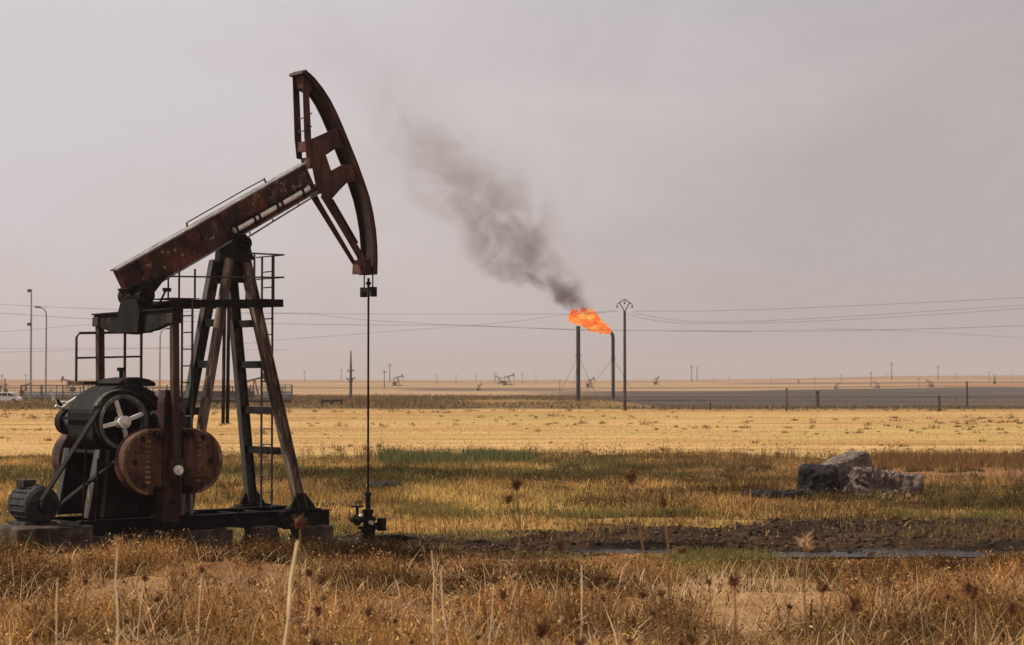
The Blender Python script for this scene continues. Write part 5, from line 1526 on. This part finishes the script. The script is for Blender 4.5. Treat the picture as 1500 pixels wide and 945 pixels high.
# ------------------------------------------------------------------ dried thistles in front
def thistle(px0, px1, pyt, Y, label, r=.011, heads=1, mat=None, head=True, bend=0.0, hs=.045, group='dried thistles standing on the near bank', pale=False):
    t = at(px1, pyt, Y); b = at(px0, 945, Y); z0 = gz1(b.x, Y)
    E_ = empty('thistle', (b.x, Y, z0), 0, label, 'thistle', group)
    top = t - Vector((b.x, Y, z0))
    pts = []
    for k in range(9):
        f = k / 8; p = top * f; pts.append(Vector((p.x + bend * math.sin(f * math.pi) + (random.random() - .5) * (.035 if 0 < k < 8 else 0), (random.random() - .5) * .02, p.z)))
    m = MB(); m.tube(pts, [r * (1.25 - .6 * k / 8) for k in range(9)], 7)
    # side twigs
    tips = [pts[-1]]
    for j in range(heads - 1):
        k = 4 + j % 4; d = Vector(((-1) ** j * random.uniform(.06, .16), random.uniform(-.05, .05), random.uniform(.08, .22)))
        m.tube([pts[k], pts[k] + d * .6, pts[k] + d], [r * .6, r * .5, r * .35], 5); tips.append(pts[k] + d)
    m.build('stem', mat or M_THISTLE_STEM, E_, smooth=True)
    if head:
        for i, tp in enumerate(tips):
            m = MB(); s = hs * (1 if i == 0 else random.uniform(.6, .9))
            ax_ = Vector((random.uniform(-.5, .5), random.uniform(-.5, .5), 1)).normalized()
            for lump in range(random.randint(1, 3)):
                o_ = Vector((random.uniform(-.5, .5), random.uniform(-.5, .5), random.uniform(-.4, .5))) * s * (0 if lump == 0 else 1); k_ = s * random.uniform(.6, 1.0)
                m.tube([tp + o_ - ax_ * k_ * .25, tp + o_ + ax_ * k_ * .2, tp + o_ + ax_ * k_ * .7, tp + o_ + ax_ * k_ * 1.2], [k_ * .2, k_ * random.uniform(.4, .6), k_ * random.uniform(.3, .55), k_ * .15], 8)
            for q in range(44):      # spiny bracts
                a = random.uniform(0, 6.28); e = random.uniform(-.5, 1.1)
                d = Vector((math.cos(a) * math.cos(e), math.sin(a) * math.cos(e), math.sin(e)))
                c = tp + Vector((0, 0, s * random.uniform(.2, .9)))
                m.bar(c + d * s * .3, c + d * s * random.uniform(.6, 1.7), .010, .006, (0.3, .2, 1), .2)
            m.build('seed_head', M_THISTLE_PALE if pale and i == 0 else M_THISTLE_HEAD, E_)
            if pale and i == 0:
                pass
    # a few curled dry leaves on the stem
    m = MB()
    for q in range(14):
        f = random.uniform(.25, .85); k = int(f * 8); c = pts[k]; a = random.uniform(0, 6.28); l = random.uniform(.05, .13)
        d = Vector((math.cos(a), math.sin(a), random.uniform(-.6, .4))).normalized()
        m.bar(c, c + d * l * 1.2, .028, .004, (0, 0, 1), .25)
    m.build('foliage', M_THISTLE_BROWN, E_)


thistle(409, 436, 792, 10.5, 'tall thick pale dead stalk leaning in front of the big pump', .013, 1, head=False, bend=-.03)
thistle(181, 172, 798, 11.5, 'thin pale thistle with a small pale head below the big pump motor', .007, 2, hs=.028, pale=True)
thistle(1030, 925, 706, 11.0, 'leaning brown thistle with one large head above the meadow grass', .008, 2, M_THISTLE_BROWN, hs=.05)
thistle(1186, 1180, 802, 11.0, 'upright brown thistle with a pale tipped head before the oily puddle', .008, 1, M_THISTLE_BROWN, hs=.05, pale=True)
thistle(768, 757, 716, 11.8, 'bushy brown thistle with several heads in the middle of the meadow view', .008, 6, M_THISTLE_BROWN, hs=.046)
thistle(822, 820, 806, 12.5, 'dark three headed thistle at the near end of the oily puddle', .008, 3, M_THISTLE_BROWN, hs=.05)
thistle(441, 440, 772, 12.0, 'brown thistle head standing behind the tall pale stalk', .007, 2, M_THISTLE_BROWN, hs=.05)
thistle(1000, 972, 742, 12.0, 'thin brown four headed thistle beside the leaning large headed one', .007, 4, M_THISTLE_BROWN, hs=.036)
thistle(1255, 1252, 896, 9.8, 'low dark single headed thistle in the bare soil patch', .009, 1, M_THISTLE_BROWN, hs=.05)
thistle(1072, 1076, 858, 10.5, 'dark double headed thistle between the bottom edge and the green tufts', .008, 2, M_THISTLE_BROWN, hs=.04)
thistle(1198, 1206, 866, 11.0, 'short brown thistle just below the pale tipped thistle', .008, 2, M_THISTLE_BROWN, hs=.042)
thistle(1418, 1424, 872, 10.0, 'brown thistle with three stacked heads past the bare soil patch', .009, 3, M_THISTLE_BROWN, hs=.05)
thistle(1482, 1484, 898, 10.0, 'thick dark double headed thistle beside the stacked headed thistle', .009, 2, M_THISTLE_BROWN, hs=.05)
thistle(88, 84, 845, 12.5, 'slender pale three headed thistle in the weeds before the motor', .006, 3, hs=.026)
thistle(280, 296, 838, 12.0, 'double headed straw thistle below the cranks of the big pump', .006, 2, hs=.026)
thistle(640, 632, 806, 14.5, 'thin straw stalk leaning over below the wellhead puddle', .006, 1, head=False)
thistle(655, 646, 838, 13.0, 'straw stalk crossing the leaning one in the middle weeds', .006, 1, head=False, bend=.04)
thistle(846, 852, 828, 14.0, 'short bright straw stalk below the two headed thistle', .007, 1, head=False)
TG = 'low brown thistles among the dry weeds'
for i in range(16):
    Y = random.uniform(12.5, 18); px = random.uniform(-20, 1520); top = random.uniform(842, 925)
    thistle(px + random.uniform(-20, 20), px, top, Y, 'low brown thistle with small heads standing in the dry weeds', .006, random.randint(2, 4), random.choice([M_THISTLE_BROWN, M_THISTLE_STEM, M_THISTLE_BROWN]), hs=random.uniform(.026, .042), group=TG)

# ------------------------------------------------------------------ air
def haze():
    m, nt, out = new_mat('dusty air')
    pv = N(nt, 'ShaderNodeVolumePrincipled'); pv.inputs['Color'].default_value = (.60, .59, .60, 1); pv.inputs['Density'].default_value = .00024
    nt.links.new(pv.outputs[0], out.inputs['Volume'])
    mb = MB(); mb.box((0, 4400, 30), (17000, 9600, 110)); o = mb.build('haze', m)
    tag(o, 'thin dusty haze over the whole plain', 'haze', kind='stuff')


haze()

# ------------------------------------------------------------------ sky and sun
SUN_DIR = Vector((-.80, .06, .82)).normalized()
el = math.asin(SUN_DIR.z); azm = math.atan2(SUN_DIR.x, SUN_DIR.y)
w = bpy.data.worlds.new('World'); S.world = w; w.use_nodes = True
nt = w.node_tree; nt.nodes.clear(); L = nt.links
wo = N(nt, 'ShaderNodeOutputWorld')
sky = N(nt, 'ShaderNodeTexSky', sky_type='NISHITA'); sky.sun_disc = False; sky.sun_elevation = el; sky.sun_rotation = azm; sky.dust_density = 4.0; sky.air_density = 1.0; sky.altitude = 300
bg1 = N(nt, 'ShaderNodeBackground'); bg1.inputs['Strength'].default_value = .08; L.new(sky.outputs[0], bg1.inputs['Color'])
tc = N(nt, 'ShaderNodeTexCoord'); sp = N(nt, 'ShaderNodeSeparateXYZ'); L.new(tc.outputs['Generated'], sp.inputs[0])
# thin overcast veil: paler to the left and overhead, mauve-grey to the right
mr = N(nt, 'ShaderNodeMapRange', interpolation_type='SMOOTHSTEP'); L.new(sp.outputs['X'], mr.inputs['Value']); mr.inputs['From Min'].default_value = -.32; mr.inputs['From Max'].default_value = .32
mp = N(nt, 'ShaderNodeMapping'); mp.inputs['Scale'].default_value = (1.0, 1.0, 2.2); L.new(tc.outputs['Generated'], mp.inputs['Vector'])
nc = noise(nt, mp.outputs[0], 7.0, 9, .58, .6)
nz = N(nt, 'ShaderNodeMath', operation='MULTIPLY_ADD'); L.new(nc.outputs['Fac'], nz.inputs[0]); nz.inputs[1].default_value = .85; nz.inputs[2].default_value = -.425
a1 = N(nt, 'ShaderNodeMath', operation='ADD'); L.new(mr.outputs[0], a1.inputs[0]); L.new(nz.outputs[0], a1.inputs[1])
zr = N(nt, 'ShaderNodeMapRange', interpolation_type='SMOOTHSTEP'); L.new(sp.outputs['Z'], zr.inputs['Value']); zr.inputs['From Min'].default_value = 0.0; zr.inputs['From Max'].default_value = .22
zr.inputs['To Min'].default_value = .22; zr.inputs['To Max'].default_value = -.10
a2 = N(nt, 'ShaderNodeMath', operation='ADD'); L.new(a1.outputs[0], a2.inputs[0]); L.new(zr.outputs[0], a2.inputs[1])
rv = ramp(nt, a2.outputs[0], [(0.0, (.69, .645, .67)), (.35, (.665, .595, .588)), (.7, (.58, .515, .508)), (1.0, (.495, .437, .432))])
bg2 = N(nt, 'ShaderNodeBackground'); bg2.inputs['Strength'].default_value = 1.0; L.new(rv.outputs[0], bg2.inputs['Color'])
nb = noise(nt, mp.outputs[0], 4.5, 3, .5, .3)
bl = ramp(nt, nb.outputs['Fac'], [(.48, (1, 1, 1)), (.66, (.93, .965, 1.03))])
zb = N(nt, 'ShaderNodeMapRange'); L.new(sp.outputs['Z'], zb.inputs['Value']); zb.inputs['From Min'].default_value = .12; zb.inputs['From Max'].default_value = .2
mb_ = N(nt, 'ShaderNodeMix', data_type='RGBA', blend_type='MULTIPLY'); L.new(zb.outputs[0], mb_.inputs[0]); L.new(rv.outputs[0], mb_.inputs[6]); L.new(bl.outputs[0], mb_.inputs[7]); L.new(mb_.outputs[2], bg2.inputs['Color'])
mxw = N(nt, 'ShaderNodeMixShader'); mxw.inputs[0].default_value = .92
L.new(bg1.outputs[0], mxw.inputs[1]); L.new(bg2.outputs[0], mxw.inputs[2]); L.new(mxw.outputs[0], wo.inputs['Surface'])

sd = bpy.data.lights.new('sun', 'SUN'); sd.energy = 5.0; sd.angle = R_(1.0); sd.color = (1.0, .93, .83)
so = bpy.data.objects.new('sun', sd); COL.objects.link(so); so.rotation_euler = (-SUN_DIR).to_track_quat('-Z', 'Y').to_euler(); so.location = (0, 0, 60)

# ------------------------------------------------------------------ camera
cd = bpy.data.cameras.new('camera'); cam = bpy.data.objects.new('camera', cd); COL.objects.link(cam)
cam.location = CAM; cam.rotation_euler = (math.pi / 2 + TH, 0, 0)
cd.sensor_width = 36; cd.lens = 36 * F_PX / 1500; cd.clip_start = .1; cd.clip_end = 30000
cd.dof.use_dof = True; cd.dof.focus_distance = 38; cd.dof.aperture_fstop = 3.2
S.camera = cam

S.render.engine = 'CYCLES'
S.cycles.use_denoising = True
S.cycles.volume_step_rate = .25
S.cycles.volume_max_steps = 512
S.cycles.max_bounces = 6; S.cycles.diffuse_bounces = 3; S.cycles.transparent_max_bounces = 12; S.cycles.volume_bounces = 1
S.view_settings.view_transform = 'Standard'; S.view_settings.look = 'None'; S.view_settings.exposure = 0; S.view_settings.gamma = 1
